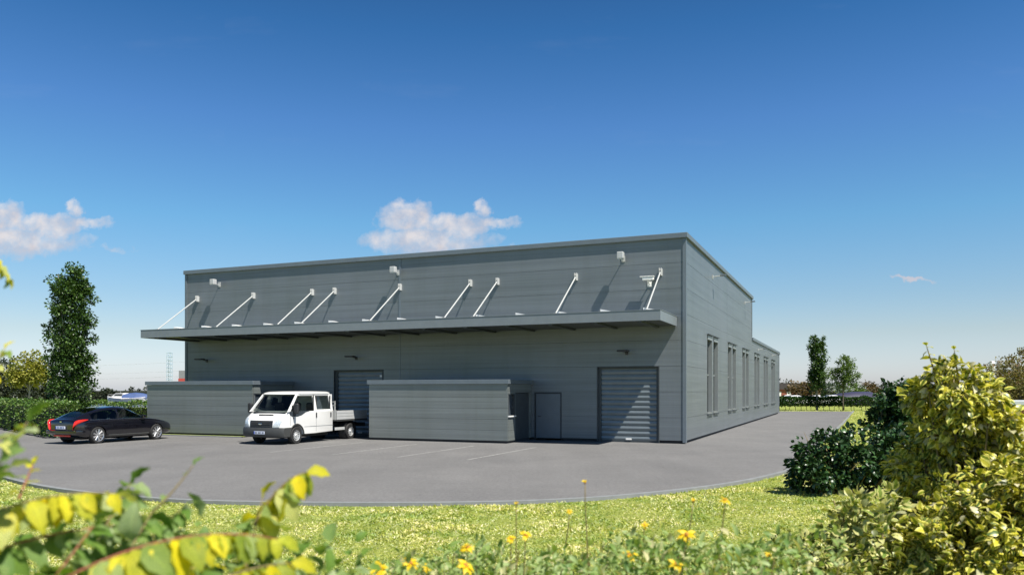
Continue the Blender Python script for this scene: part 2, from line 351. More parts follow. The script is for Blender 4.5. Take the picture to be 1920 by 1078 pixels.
M['weed'] = leafmat('flower_bed_leaf', [(0.13, 0.24, 0.06), (0.28, 0.40, 0.10), (0.40, 0.50, 0.22), (0.18, 0.30, 0.06), (0.66, 0.62, 0.34)], 0.35, 0.5)
M['grass'] = leafmat('grass_blade', [(0.17, 0.27, 0.03), (0.62, 0.68, 0.13), (0.80, 0.82, 0.34), (0.34, 0.44, 0.06), (0.98, 0.95, 0.62), (0.70, 0.70, 0.15)], 0.35, 0.5, vein=False)
_m = M['grass']; _t = _m.node_tree; _p = _t.nodes['Principled BSDF']; _l = _p.inputs['Base Color'].links[0]; _src = _l.from_socket
_tc = _t.nodes.new('ShaderNodeTexCoord'); _n = _t.nodes.new('ShaderNodeTexNoise'); _n.inputs['Scale'].default_value = 1.1; _n.inputs['Detail'].default_value = 6; _n.inputs['Roughness'].default_value = 0.65
_t.links.new(_tc.outputs['Object'], _n.inputs['Vector']); _r = _t.nodes.new('ShaderNodeValToRGB'); _t.links.new(_n.outputs[0], _r.inputs[0])
_r.color_ramp.elements[0].position = 0.38; _r.color_ramp.elements[0].color = (0.45, 0.60, 0.42, 1); _r.color_ramp.elements[1].position = 0.60; _r.color_ramp.elements[1].color = (1.16, 1.04, 1.15, 1)
_x = _t.nodes.new('ShaderNodeMix'); _x.data_type = 'RGBA'; _x.blend_type = 'MULTIPLY'; _x.inputs[0].default_value = 1; _t.links.new(_src, _x.inputs[6]); _t.links.new(_r.outputs[0], _x.inputs[7]); _t.links.new(_x.outputs[2], _p.inputs['Base Color'])
M['petal'] = leafmat('yellow_petal', [(0.88, 0.62, 0.01), (0.92, 0.72, 0.03), (0.85, 0.50, 0.01)], 0.3, 0.5, vein=False)
M['disc'] = plain('flower_centre', (0.35, 0.16, 0.02), 0.8, var=0.3, scale=60)

# ------------------------------------------------------------------ leaves
def tmpl(kind):
    if kind == 'rhomb':        # a folded diamond
        v = [(0, 0, 0), (0.45, 0.36, 0.06), (1, 0, -0.04), (0.45, -0.36, 0.06)]
        f = [(0, 3, 1), (1, 3, 2)]
        uv = [(0, 0), (0.45, 1), (1, 0), (0.45, -1)]
    elif kind == 'blade':
        v = [(0, -0.1, 0), (0, 0.1, 0), (1, 0, 0)]; f = [(0, 1, 2)]; uv = [(0, -1), (0, 1), (1, 0)]
    else:                      # a broad leaf, folded along the midrib and curling down
        rows = {'leaf': [(0.20, 0.29, 0.03), (0.45, 0.37, 0.0), (0.70, 0.27, -0.08)], 'narrow': [(0.25, 0.13, 0.03), (0.55, 0.14, 0.0), (0.8, 0.08, -0.1)],
                'oval': [(0.05, 0.07, 0.0), (0.17, 0.19, 0.03), (0.35, 0.27, 0.04), (0.55, 0.28, 0.0), (0.74, 0.21, -0.08), (0.90, 0.10, -0.18)]}[kind]
        v = [(0, 0, 0)]; uv = [(0, 0)]; K = len(rows)
        for q, (x, wd, z) in enumerate(rows):
            e = 0.07 if kind != 'oval' else wd * (0.30 + 0.18 * (-1) ** q)
            v += [(x, wd, z + e), (x, 0, z), (x, -wd, z + e)]; uv += [(x, 1), (x, 0), (x, -1)]
        v.append((1, 0, -0.26)); uv.append((1, 0))
        f = [(0, 2, 1), (0, 3, 2)]
        for r in range(K - 1):
            b = 1 + 3 * r
            f += [(b, b+1, b+4, b+3), (b+1, b+2, b+5, b+4)]
        b = 1 + 3 * (K - 1); f += [(b, b+1, b+3), (b+1, b+2, b+3)]
    return np.array(v, float), f, np.array(uv, float)

def leaf_obj(name, pts, dirs, size, mat, parent=None, kind='rhomb', ups=None, wid=1.0, extra=None):
    pts = np.asarray(pts, float); dirs = np.asarray(dirs, float); n = len(pts)
    size = np.broadcast_to(np.asarray(size, float), (n,))
    tv, tf, tuv = tmpl(kind)
    d = dirs / (np.linalg.norm(dirs, axis=1, keepdims=True) + 1e-9)
    if ups is None: ups = rng.normal(size=(n, 3)) * 0.55 + np.array([0, 0, 1.0])
    s = np.cross(ups, d); s /= (np.linalg.norm(s, axis=1, keepdims=True) + 1e-9); u = np.cross(d, s)
    V = pts[:, None, :] + size[:, None, None] * (tv[None, :, 0, None] * d[:, None, :] + wid * tv[None, :, 1, None] * s[:, None, :] + tv[None, :, 2, None] * u[:, None, :])
    k = len(tv); me = bpy.data.meshes.new(name)
    me.vertices.add(n * k); me.vertices.foreach_set('co', V.reshape(-1))
    fl = np.array([len(q) for q in tf]); flat = np.array([i for q in tf for i in q]); nl = len(flat)
    me.loops.add(n * nl); li = (flat[None, :] + (np.arange(n) * k)[:, None]).reshape(-1)
    me.loops.foreach_set('vertex_index', li.astype(np.int32))
    me.polygons.add(n * len(tf))
    starts = np.concatenate([[0], np.cumsum(fl)[:-1]]); st_ = (starts[None, :] + (np.arange(n) * nl)[:, None]).reshape(-1)
    me.polygons.foreach_set('loop_start', st_.astype(np.int32))
    me.polygons.foreach_set('use_smooth', np.ones(n * len(tf), bool) if kind in ('leaf', 'narrow', 'oval') else np.zeros(n * len(tf), bool))
    me.update(calc_edges=True)
    uvl = me.uv_layers.new(name='UVMap'); uvl.data.foreach_set('uv', tuv[np.tile(flat, n)].reshape(-1))
    me.materials.append(mat)
    o = bpy.data.objects.new(name, me); COL.objects.link(o); o.parent = parent
    return o

def ell_points(ells, nclump, nleaf, clump_r, shell=0.55, gap=0.0):
    """leaf positions gathered in clumps spread through ellipsoids (cx,cy,cz,rx,ry,rz)"""
    vol = np.array([e[3] * e[4] * e[5] for e in ells]) ** 0.75; vol /= vol.sum()
    idx = rng.choice(len(ells), nclump, p=vol); E = np.array(ells)[idx]
    d = rng.normal(size=(nclump, 3)); d /= np.linalg.norm(d, axis=1, keepdims=True)
    r = shell + (1 - shell) * rng.random(nclump) ** 0.5
    r *= rng.uniform(0.82, 1.08, nclump)
    c = E[:, :3] + d * r[:, None] * E[:, 3:]
    ci = rng.integers(0, nclump, nleaf)
    off = rng.normal(size=(nleaf, 3)); off /= np.linalg.norm(off, axis=1, keepdims=True)
    off *= (rng.random(nleaf) ** 0.45)[:, None] * clump_r * rng.uniform(0.6, 1.3, nclump)[ci][:, None]
    p = c[ci] + off
    dd = off / clump_r * 0.9 + d[ci] * 0.6 + rng.normal(size=(nleaf, 3)) * 0.55
    return p, dd

def tree(name, label, cat, base, ells, mat, nclump, nleaf, leaf, clump_r, trunk_r=0.08, bark='bark', group=None, shell=0.35, lean=0.0, kind='rhomb', limbs=6, trunk_top=None, rz=0):
    root = empty(name, base, 0, label, cat, group)
    zt = max(e[2] + e[5] * 0.5 for e in ells) if trunk_top is None else trunk_top
    zb = min(e[2] - e[5] * 0.6 for e in ells)
    mb = MB(); tp = [(0, 0, -0.05)]
    for i in range(1, 7):
        t = i / 6; tp.append((lean * t + random.uniform(-1, 1) * trunk_r * 0.5, random.uniform(-1, 1) * trunk_r * 0.5, zt * t))
    mb.tube(tp, [trunk_r * (1.25 - 1.1 * i / 6) for i in range(7)], 7)
    for i in range(limbs):
        e = random.choice(ells); t = random.uniform(0.25, 0.8)
        z0 = max(zb * 0.8, zt * t * 0.75); an = random.uniform(0, 6.28)
        q = Vector((e[0] + math.cos(an) * e[3] * 0.75, e[1] + math.sin(an) * e[4] * 0.75, max(z0 + 0.2, e[2] + random.uniform(-0.3, 0.6) * e[5])))
        p0 = Vector((lean * z0 / zt, 0, z0)); md = p0.lerp(q, 0.5) + Vector((0, 0, -0.06 * (q - p0).length))
        mb.tube([p0, md, q], [trunk_r * 0.5, trunk_r * 0.32, trunk_r * 0.1], 5)
    mb.build('trunk', M[bark], root, smooth=True)
    p, d = ell_points(ells, nclump, nleaf, clump_r, shell)
    leaf_obj('crown', p, d, leaf * rng.uniform(0.65, 1.3, len(p)), mat, root, kind)
    return root

# ------------------------------------------------------------------ ground, asphalt, kerb, lines
def sheet(name, pts, z, mat):
    me = bpy.data.meshes.new(name); me.from_pydata([(p[0], p[1], z) for p in pts], [], [tuple(range(len(pts)))])
    me.materials.append(mat); o = bpy.data.objects.new(name, me); COL.objects.link(o); return tag(o, kind='structure')
def catmull(pts, n=6):
    out_ = []; P_ = [Vector((*p, 0)) for p in pts]; P_ = [P_[0] * 2 - P_[1]] + P_ + [P_[-1] * 2 - P_[-2]]
    for i in range(1, len(P_) - 2):
        for k in range(n):
            t = k / n; a, b, c, d = P_[i-1:i+3]
            out_.append(0.5 * ((2*b) + (c-a)*t + (2*a-5*b+4*c-d)*t*t + (3*b-a-3*c+d)*t*t*t))
    out_.append(P_[-2]); return [(p.x, p.y) for p in out_]
sheet('ground', [(-4000, -200), (4000, -200), (4000, 5000), (-4000, 5000)], 0.0, M['ground'])
near = catmull([(-60, 41), (-40, 35.6), (-26, 29.6), (-19.5, 25.8), (-14.8, 21.8), (-11.8, 18.8), (-9.9, 17.1), (-8.3, 16.05), (-6.5, 15.15), (-4.7, 14.75), (-2.5, 14.62), (-0.9, 14.7),
                (0.5, 14.95), (2.0, 15.6), (3.8, 16.85), (5.4, 18.4), (6.95, 20.4)])
right = [(6.95, 20.4), (19.9, 48.4), (34.3, 80.4)]
asph = near + right[1:] + [(26, 81.5), (12, 84), (-2, 90), (-20, 50), (-17.6, 43.0), (-18.6, 39.6), (-19.6, 37.2), (-20.6, 37.4), (-31.5, 51), (-60, 70)]
sheet('asphalt_yard', asph, 0.004, M['asphalt'])
def kerb(name, pts, wd=0.15, h=0.07, mat='kerb'):
    mb = MB(); n = len(pts); L_ = []
    for i in range(n):
        a = Vector(pts[max(i-1, 0)]); b = Vector(pts[min(i+1, n-1)]); t = (b - a).normalized(); nn = Vector((t.y, -t.x)); p = Vector(pts[i])
        L_.append((p, p + nn * wd))
    vs = []
    for (a, b) in L_:
        ins = (b - a) * 0.12
        vs += [(a.x, a.y, -0.01), (a.x, a.y, h - 0.012), (a.x + ins.x, a.y + ins.y, h), (b.x, b.y, h), (b.x, b.y, -0.01)]
    fs = [(i*5+k, (i+1)*5+k, (i+1)*5+k+1, i*5+k+1) for i in range(n-1) for k in range(4)]
    mb.add(vs, fs); return tag(mb.build(name, M[mat]), kind='structure')
kerb('kerb', near + right[1:])
kerb('verge_kerb', [tuple(W(x, -3.42).xy) for x in (-19.0, -22, -25.5)][::-1], 0.1, 0.05)
# bay lines
for i, (x, mt) in enumerate([(-4.72, 'lineW'), (-7.17, 'lineW'), (-9.65, 'lineW'), (-12.2, 'lineW'), (-17.4, 'lineOld'), (-19.9, 'lineOld')]):
    y0, y1 = (-9.8, -4.2) if i else (-9.8, -4.1)
    a, b, c, d = [W(*q) for q in ((x - 0.05, y0), (x + 0.05, y0), (x + 0.05, y1), (x - 0.05, y1))]
    sheet('bay_marking', [a, b, c, d], 0.008, M[mt])
vv = [W(-25.5, -3.3), W(-19.07, -3.3), W(-19.07, -2.9), W(-25.5, -2.9)]
sheet('grass_verge', vv, 0.03, M['ground'])
# still water of the marina at the left
m = MT('water'); nz = m.noise(m.coord((1, 0.3, 1)), 0.8, 4, 0.6); m.col((0.025, 0.035, 0.045)).set(0.12, 0, 0.5); m.bump(nz, 0.15, 0.1)
sheet('water', [(-190, 106), (-45, 100), (-25, 106), (-21, 155), (-190, 155)], 0.02, m.m)

# ------------------------------------------------------------------ main building
def cells(u0, u1, zs, holes):
    """panel rectangles of a wall between joints zs, cut round holes (ua,ub,za,zb)"""
    res = []
    for z0, z1 in zip(zs[:-1], zs[1:]):
        cuts = sorted({z0, z1} | {z for h in holes for z in (h[2], h[3]) if z0 < z < z1})
        for a, b in zip(cuts[:-1], cuts[1:]):
            segs = [(u0, u1)]
            for h in holes:
                if h[2] < b - 1e-6 and h[3] > a + 1e-6:
                    ns_ = []
                    for s0, s1 in segs:
                        if h[0] > s0: ns_.append((s0, min(s1, h[0])))
                        if h[1] < s1: ns_.append((max(s0, h[1]), s1))
                    segs = [q for q in ns_ if q[1] - q[0] > 1e-4]
            res += [(s0, s1, a, b, a == z0, b == z1) for s0, s1 in segs]
    return res
def wall(mb, axis, at, sgn, u0, u1, zs, holes, thick=0.25, gap=0.004, vj=()):
    """outer skin of flat panels over a dark core. axis 'x' = wall runs along x at y=at, outward sgn"""
    def bx(a, b, za, zb, d0, d1):
        p, q = at + sgn * d0, at + sgn * d1
        if axis == 'x': mb.box(a, b, p, q, za, zb)
        else: mb.box(p, q, a, b, za, zb)
    ju = [u0] + sorted(vj) + [u1]
    mb.mi = 0
    for s0, s1 in zip(ju[:-1], ju[1:]):
        for a, b, za, zb, lo, hi in cells(s0 + 0.006, s1 - 0.006, zs, holes):
            bx(a, b, za + (gap if lo else 0), zb - (gap if hi else 0), -0.05, 0.0)
    mb.mi = 1
    for a, b, za, zb, lo, hi in cells(u0 + 0.02, u1 - 0.02, [zs[0] + 0.01, zs[-1] - 0.01], holes): bx(a, b, za, zb, -thick, -0.055)
    mb.mi = 0

H1, H2, XL, Y1, Y2 = 8.18, 5.5, -25.8, 23.1, 45.0
BL = empty('warehouse', ORG, BROT, 'large grey metal-clad warehouse with a long canopy, two storeys high', 'building')
zs1 = [0.12] + [1.03 + 1.02 * i for i in range(8)]
door1 = (-16.55, -13.87, 0.0, 3.04); door2 = (-3.58, -1.06, 0.0, 3.05)
wb = MB()
wall(wb, 'x', 0, -1, XL, 0, zs1, [door1, door2, (-6.37, -5.15, 0, 2.03)], vj=(-12.96,))
wins = []
for y in (5.2, 11.9, 18.05, 24.6, 31.0, 37.3): wins += [(y, y + 1.33, 1.03, 4.62), (y + 1.80, y + 3.13, 1.03, 4.62)]
wall(wb, 'y', 0, 1, 0.06, Y1, zs1, [h for h in wins if h[0] < 22], vj=(11.55,))
zs2 = [z for z in zs1 if z < 5.2] + [5.42]
wall(wb, 'y', 0, 1, Y1, Y2, zs2, [h for h in wins if h[0] > 23], vj=(33.9,))
wall(wb, 'y', XL, -1, 0.06, Y1, zs1, []); wall(wb, 'y', XL, -1, Y1, Y2, zs2, [])
wall(wb, 'x', Y1, 1, XL + 0.3, -0.3, [5.3, 6.3, 7.3, 8.15], []); wall(wb, 'x', Y2, 1, XL, 0, zs2, [])
wb.build('wall', [M['clad'], M['joint']], BL)
pl = MB()
for a, b in ((XL + 0.1, door1[0]), (door1[1], -6.37), (-5.15, door2[0]), (door2[1], -0.09)): pl.box(a, b, 0.09, 0.24, 0, 0.13)
pl.box(-0.24, -0.09, 0.245, Y2 - 0.1, 0, 0.13); pl.box(XL + 0.09, XL + 0.24, 0.245, Y2 - 0.1, 0, 0.13)
pl.build('plinth', M['plinth'], BL)
rf = MB(); rf.box(XL + 0.25, -0.25, 0.25, Y1 - 0.2, 7.7, 7.8); rf.box(XL + 0.25, -0.25, Y1, Y2 - 0.2, 5.0, 5.1); rf.build('roof', M['joint'], BL)
cp = MB()
for (x0, x1, y0, y1, z) in ((XL - 0.06, 0.10, -0.12, 0.32, 8.10), (-0.32, 0.10, 0.32, Y1 + 0.06, 8.10), (XL - 0.06, XL + 0.32, 0.32, Y1 + 0.06, 8.10), (XL + 0.32, -0.32, Y1 - 0.28, Y1 + 0.06, 8.10),
                            (-0.30, 0.09, Y1 + 0.062, Y2 + 0.05, 5.40), (XL - 0.05, XL + 0.3, Y1 + 0.062, Y2 + 0.05, 5.40), (XL + 0.3, -0.3, Y2 - 0.25, Y2 + 0.05, 5.40)):
    cp.box(x0, x1, y0, y1, z, z + 0.20, 0.012)
cp.build('coping', M['coping'], BL)
cp_fl = MB(); cp_fl.box(-0.10, 0.035, -0.035, -0.002, 0.05, 8.09); cp_fl.box(0.002, 0.035, -0.002, 0.13, 0.05, 8.09); cp_fl.build('corner_flashing', M['trim'], BL)
for nm, q in (('corner_flashing', (XL - 0.03, XL + 0.10, -0.035, -0.002, 0.05, 8.09)), ('corner_flashing', (0.002, 0.03, Y1 - 0.09, Y1, 5.63, 8.09)), ('corner_flashing', (0.002, 0.03, Y2 - 0.12, Y2 + 0.03, 0.05, 5.39)),
              ('joint_strip', (-13.02, -12.90, -0.022, -0.002, 5.03, 8.09)), ('joint_strip', (-12.985, -12.935, -0.012, -0.002, 0.12, 4.6))):
    tr = MB(); tr.box(*q); tr.build(nm, M['trim'], BL)

def shutter(d):
    x0, x1, z1 = d[0] + 0.10, d[1] - 0.10, d[3] - 0.02
    mb = MB(); n = 14; p = (z1 - 0.12) / n
    prof = []
    for i in range(n):
        z = 0.05 + i * p
        prof += [(z, 0.205), (z + p * 0.10, 0.175), (z + p * 0.5, 0.150), (z + p * 0.88, 0.170), (z + p * 0.93, 0.205)]
    prof.append((z1, 0.205)); vs = [(x, y, z) for x in (x0, x1) for z, y in prof]; k = len(prof)
    mb.add(vs, [(i, i+1, k+i+1, k+i) for i in range(k-1)])
    o = mb.build('shutter_door', M['shutter'], BL, angle=25)
    fr = MB(); fr.box(d[0] + 0.002, x0 + 0.01, 0.10, 0.24, 0, z1); fr.box(x1 - 0.01, d[1] - 0.002, 0.10, 0.24, 0, z1); fr.box(d[0] + 0.002, d[1] - 0.002, 0.11, 0.24, z1 - 0.05, d[3] - 0.002)
    fr.build('door_guide', M['dframe'], o)
    bt = MB(); bt.box(x0, x1, 0.16, 0.21, 0.0, 0.06); bt.build('bottom_rail', M['dframe'], o)
    hn = MB(); xm = (x0 + x1) / 2; hn.box(xm - 0.12, xm + 0.12, 0.115, 0.150, 0.10, 0.16, 0.008); hn.build('handle', M['white'], o)
    lp = MB()
    for sx in ((d[0] - 0.03, d[0]), (d[1], d[1] + 0.03)): lp.box(sx[0], sx[1], -0.02, 0.05, 0.03, d[3] + 0.03)
    lp.box(d[0], d[1], -0.02, 0.05, d[3], d[3] + 0.03); lp.build('door_surround', M['dframe'], o)
    return o
s1 = shutter(door1); shutter(door2)
q = MB(); q.box(-14.12, -14.0, 0.12, 0.15, 2.72, 2.82, 0.01); q.build('door_sensor', M['white'], s1)
# personnel door
pd = MB(); pd.box(-6.31, -5.21, 0.02, 0.07, 0.10, 1.97, 0.006); po = pd.build('door', M['door'], BL)
pf = MB(); pf.box(-6.37, -6.33, -0.015, 0.08, 0.08, 2.03); pf.box(-5.19, -5.15, -0.015, 0.08, 0.08, 2.03); pf.box(-6.33, -5.19, -0.015, 0.08, 1.985, 2.03)
pf.build('door_frame', M['dframe'], po)
ph = MB(); ph.tube([(-6.2, 0.02, 1.02), (-6.2, -0.04, 1.02), (-6.06, -0.04, 1.02)], 0.012, 6); ph.build('handle', M['bulk'], po)

# windows of the side wall, each its own part
def window(y0, y1, z0, z1):
    f = MB(); D = 0.16
    f.box(-D, -0.004, y0 + 0.002, y0 + 0.04, z0 + 0.004, z1 - 0.004); f.box(-D, 0.02, y1 - 0.05, y1 - 0.002, z0 + 0.004, z1 - 0.004); f.box(-D - .03, -D + .03, (y0+y1)/2 - .03, (y0+y1)/2 + .03, z0 + .06, z1 - .2)
    f.box(-D, 0.03, y0 + 0.06, y1 - 0.06, z1 - 0.20, z1 - 0.006); f.box(-D, 0.02, y0 + 0.06, y1 - 0.06, z0 + 0.006, z0 + 0.06)
    f.box(-D - 0.02, -D + 0.03, y0 + 0.06, y1 - 0.06, (z0 + z1) / 2 - 0.03, (z0 + z1) / 2 + 0.03)
    o = f.build('window', M['wframe'], BL)
    b = MB(); b.box(-D - 0.06, -D - 0.04, y0 + 0.01, y1 - 0.01, z0 + 0.01, z1 - 0.01); b.build('blind', M['blind'], o)
    g = MB(); g.add([(-D, y0 + 0.06, z0 + 0.06), (-D, y1 - 0.06, z0 + 0.06), (-D, y1 - 0.06, z1 - 0.20), (-D, y0 + 0.06, z1 - 0.20)], [(0, 1, 2, 3)]); g.build('pane', M['wglass'], o)
    s = MB(); s.box(0.002, 0.07, y0 - 0.02, y1 + 0.02, z0 - 0.07, z0 - 0.01); s.build('sill', M['dframe'], o)
    h = MB(); h.box(0.002, 0.10, y0 - 0.02, y1 + 0.02, z1 + 0.01, z1 + 0.05); h.build('head_flashing', M['dframe'], o)
for h in wins: window(*h)

# canopy
cn = MB(); cx0, cx1, cz0, cz1, cf = -25.65, -0.33, 4.64, 5.01, -3.0
cn.box(cx0, cx1, cf, cf + 0.06, cz0, cz1); cn.box(cx0, cx0 + 0.06, cf + 0.06, -0.03, cz0, cz1); cn.box(cx1 - 0.06, cx1, cf + 0.06, -0.03, cz0, cz1)
cn.box(cx0 + 0.06, cx1 - 0.06, cf + 0.06, -0.03, cz1 - 0.07, cz1 - 0.04)
cn.box(cx0 - 0.01, cx1 + 0.01, cf - 0.015, cf + 0.10, cz1 + 0.001, cz1 + 0.02)
cn.box(cx1 - 0.10, cx1 + 0.015, cf + 0.10, -0.03, cz1 + 0.001, cz1 + 0.02); cn.box(cx0 - 0.015, cx0 + 0.10, cf + 0.10, -0.03, cz1 + 0.001, cz1 + 0.02)
cn.box(-9.72, -9.70, cf - 0.004, cf, cz0, cz1)
CA = cn.build('canopy', M['canopy'], BL)
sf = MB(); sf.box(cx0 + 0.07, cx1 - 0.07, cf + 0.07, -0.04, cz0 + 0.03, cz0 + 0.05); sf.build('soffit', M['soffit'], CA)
for x in (-24.9, -23.1, -21.2, -19.3, -17.5, -15.6, -13.8, -12.0, -10.1, -8.2, -6.4, -4.6, -2.8, -1.1):
    b = MB(); b.box(x - 0.07, x + 0.07, cf + 0.08, -0.04, cz0 - 0.05, cz0 + 0.028); b.build('beam', M['dframe'], CA)
    g = MB(); g.prism([(x - 0.22, cz1 - 0.03), (x + 0.26, cz1 - 0.03), (x + 0.24, cz1 + 0.17), (x - 0.24, cz1 + 0.27)], -1.45, -0.9)
    g.build('roof_vent', M['white'], CA)
for x in (-24.95, -21.32, -17.78, -16.49, -12.92, -9.36, -8.06, -4.5, -0.97):
    r = MB(); xb = x + (0.12 if x < -5 else 0.07)
    r.tube([(x, -0.10, 6.80), (xb, -2.72, 5.06)], 0.029, 8)
    r.box(x - 0.045, x - 0.03, -0.17, -0.022, 6.66, 6.96); r.box(x + 0.03, x + 0.045, -0.17, -0.022, 6.66, 6.96); r.box(x - 0.07, x + 0.07, -0.022, -0.002, 6.66, 6.94)
    r.box(xb - 0.07, xb + 0.07, -2.80, -2.62, 4.99, 5.06)
    r.build('tie_rod', M['rod'], CA)

# ------------------------------------------------------------------ annexes
def annex(x0, x1, yf, side_door, label):
    root = empty('dock_annex', W(x0, 0), BROT, label, 'outbuilding', 'low grey annexes under the canopy')
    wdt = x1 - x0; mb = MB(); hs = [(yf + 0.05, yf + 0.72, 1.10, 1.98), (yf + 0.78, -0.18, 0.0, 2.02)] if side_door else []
    zz = [0.10, 0.52, 0.96, 1.4, 1.84, 2.36]
    wall(mb, 'x', yf, -1, 0, wdt, zz, [], 0.18, 0.004)
    wall(mb, 'y', wdt, 1, yf + 0.055, -0.02, zz, hs, 0.18, 0.004)
    wall(mb, 'y', 0, -1, yf + 0.055, -0.02, zz, [], 0.18, 0.004)
    mb.build('wall', [M['clad_annex'], M['joint']], root)
    r = MB(); r.box(-0.07, wdt + 0.07, yf - 0.07, -0.012, 2.36, 2.54, 0.01); r.build('roof', M['coping'], root)
    p = MB(); p.box(0.06, wdt - 0.06, yf + 0.07, -0.1, 0, 0.12); p.build('plinth', M['plinth'], root)
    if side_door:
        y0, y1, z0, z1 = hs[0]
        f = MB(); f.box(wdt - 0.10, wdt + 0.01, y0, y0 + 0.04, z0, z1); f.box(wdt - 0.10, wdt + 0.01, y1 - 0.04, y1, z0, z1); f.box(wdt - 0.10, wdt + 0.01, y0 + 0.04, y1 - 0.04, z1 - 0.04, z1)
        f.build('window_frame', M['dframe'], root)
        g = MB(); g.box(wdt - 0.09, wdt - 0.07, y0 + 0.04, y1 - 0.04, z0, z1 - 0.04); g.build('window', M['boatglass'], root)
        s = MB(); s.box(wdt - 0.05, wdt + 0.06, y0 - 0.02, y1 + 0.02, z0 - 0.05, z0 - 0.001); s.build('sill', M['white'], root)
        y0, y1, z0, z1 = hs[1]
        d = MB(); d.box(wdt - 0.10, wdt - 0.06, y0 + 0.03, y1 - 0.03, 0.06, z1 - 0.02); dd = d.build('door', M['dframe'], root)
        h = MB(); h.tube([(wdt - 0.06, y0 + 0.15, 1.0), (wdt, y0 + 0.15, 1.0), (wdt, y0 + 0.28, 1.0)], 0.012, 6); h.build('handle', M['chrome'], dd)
    else:
        t = MB(); t.box(wdt - 0.07, wdt + 0.02, yf - 0.02, yf - 0.002, 0.08, 2.355); t.box(wdt + 0.002, wdt + 0.02, yf, yf + 0.08, 0.08, 2.355); t.build('corner_flashing', M['coping'], root)
    return root
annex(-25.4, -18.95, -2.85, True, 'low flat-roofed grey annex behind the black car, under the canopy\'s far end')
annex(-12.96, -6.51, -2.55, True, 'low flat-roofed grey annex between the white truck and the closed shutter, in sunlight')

# ------------------------------------------------------------------ lamps and camera on the walls
def floodlight(x, z, label, big=1.0):
    r = empty('floodlight', W(x, 0, z), BROT, label, 'floodlight', 'floodlights high on the front wall')
    a = MB(); a.box(-0.07, 0.07, -0.03, -0.002, -0.14, 0.10); a.tube([(0, -0.02, -0.05), (0, -0.34, -0.02)], 0.018, 6); a.build('arm', M['rod'], r)
    h = MB(); h.box(-0.13, 0.13, -0.56, -0.32, -0.08, 0.19, 0.02); hh = h.build('housing', M['lampgrey'], r)
    g = MB(); g.box(-0.11, 0.11, -0.54, -0.34, -0.095, -0.081); g.build('glass', M['clearlens'], hh)
floodlight(-23.55, 7.50, 'white box floodlight nearest the front wall\'s far left end')
floodlight(-13.05, 7.50, 'white box floodlight on the front wall by the vertical joint trim')
floodlight(-2.50, 7.45, 'white box floodlight high on the front wall left of the security camera')
r = empty('security_camera', W(-1.42, 0, 6.35), BROT, 'white bullet security camera on the front wall near the corner', 'camera')
a = MB(); a.box(-0.08, 0.08, -0.03, -0.002, -0.10, 0.10); a.tube([(0, -0.02, 0.0), (0, -0.22, 0.02), (0, -0.34, 0.10)], 0.028, 8); a.build('bracket', M['white'], r)
h = MB(); h.box(-0.21, 0.24, -0.44, -0.26, 0.11, 0.24, 0.02); h.box(-0.30, 0.26, -0.46, -0.24, 0.243, 0.27, 0.006); h.build('housing', M['white'], r)
h = MB(); h.box(-0.225, -0.211, -0.42, -0.28, 0.13, 0.22); h.build('lens', M['boatglass'], r)
for x, z, lab in ((-24.38, 3.63, 'dark wall lamp under the canopy above the left annex'), (-15.32, 3.62, 'dark wall lamp under the canopy above the left shutter door'), (-2.36, 3.63, 'dark wall lamp under the canopy above the right shutter door')):
    r = empty('wall_lamp', W(x, 0, z), BROT, lab, 'wall lamp', 'dark wall lamps under the canopy')
    a = MB(); a.box(-0.06, 0.06, -0.03, -0.002, -0.09, 0.07); a.tube([(0, -0.02, 0), (-0.04, -0.35, 0.05)], 0.022, 6); a.build('arm', M['bulk'], r)
    h = MB(); h.box(-0.26, 0.20, -0.62, -0.30, 0.02, 0.09, 0.02); h.build('lamp_head', M['bulk'], r)
for y, z, lab in ((6.75, 7.45, 'arm lamp high on the side wall nearest the building corner'), (19.2, 7.5, 'arm lamp high on the side wall at the tall block\'s far end'),
                  (27.0, 4.98, 'arm lamp on the low rear block nearest the tall block'), (38.2, 5.05, 'arm lamp on the low rear block nearest its far corner')):
    r = empty('arm_lamp', W(0, y, z), BROT, lab, 'wall lamp', 'arm lamps along the side wall')
    a = MB(); a.box(0.002, 0.03, -0.06, 0.06, -0.10, 0.08); a.tube([(0.02, 0, 0), (0.42, 0, 0.03)], 0.022, 6); a.build('arm', M['rod'], r)
    h = MB(); h.box(0.36, 0.62, -0.12, 0.12, 0.02, 0.08, 0.015); h.build('lamp_head', M['trim'], r)
# ------------------------------------------------------------------ vehicles
def finish(o, sub=0, cutters=()):
    """round the mesh by subdivision and cut the wheel arches, then bake the modifiers into the mesh"""
    if sub:
        m_ = o.modifiers.new('s', 'SUBSURF'); m_.levels = sub; m_.render_levels = sub
    cs = []
    for (cx_, cz_, r_, y0, y1) in cutters:
        c = MB(); c.tube([(cx_, y0, cz_), (cx_, y1, cz_)], r_, 36); co = c.build('cut', M['under'], o.parent)
        b = o.modifiers.new('b', 'BOOLEAN'); b.object = co; b.operation = 'DIFFERENCE'; b.solver = 'EXACT'; cs.append(co)
    bpy.context.view_layer.update(); dg = bpy.context.evaluated_depsgraph_get()
    me = bpy.data.meshes.new_from_object(o.evaluated_get(dg)); o.modifiers.clear(); o.data = me
    me.polygons.foreach_set('use_smooth', [True] * len(me.polygons)); me.set_sharp_from_angle(angle=R(38))
    for c in cs: bpy.data.objects.remove(c)
    return o

def loft(mb, secs, closed=True, caps=True):
    n = len(secs[0]); vs = [p for s in secs for p in s]; fs = []
    for i in range(len(secs) - 1):
        for k in range(n if closed else n - 1):
            fs.append((i*n+k, i*n+(k+1) % n, (i+1)*n+(k+1) % n, (i+1)*n+k))
    if caps: fs += [tuple(range(n-1, -1, -1)), tuple((len(secs)-1)*n+k for k in range(n))]
    mb.add(vs, fs)

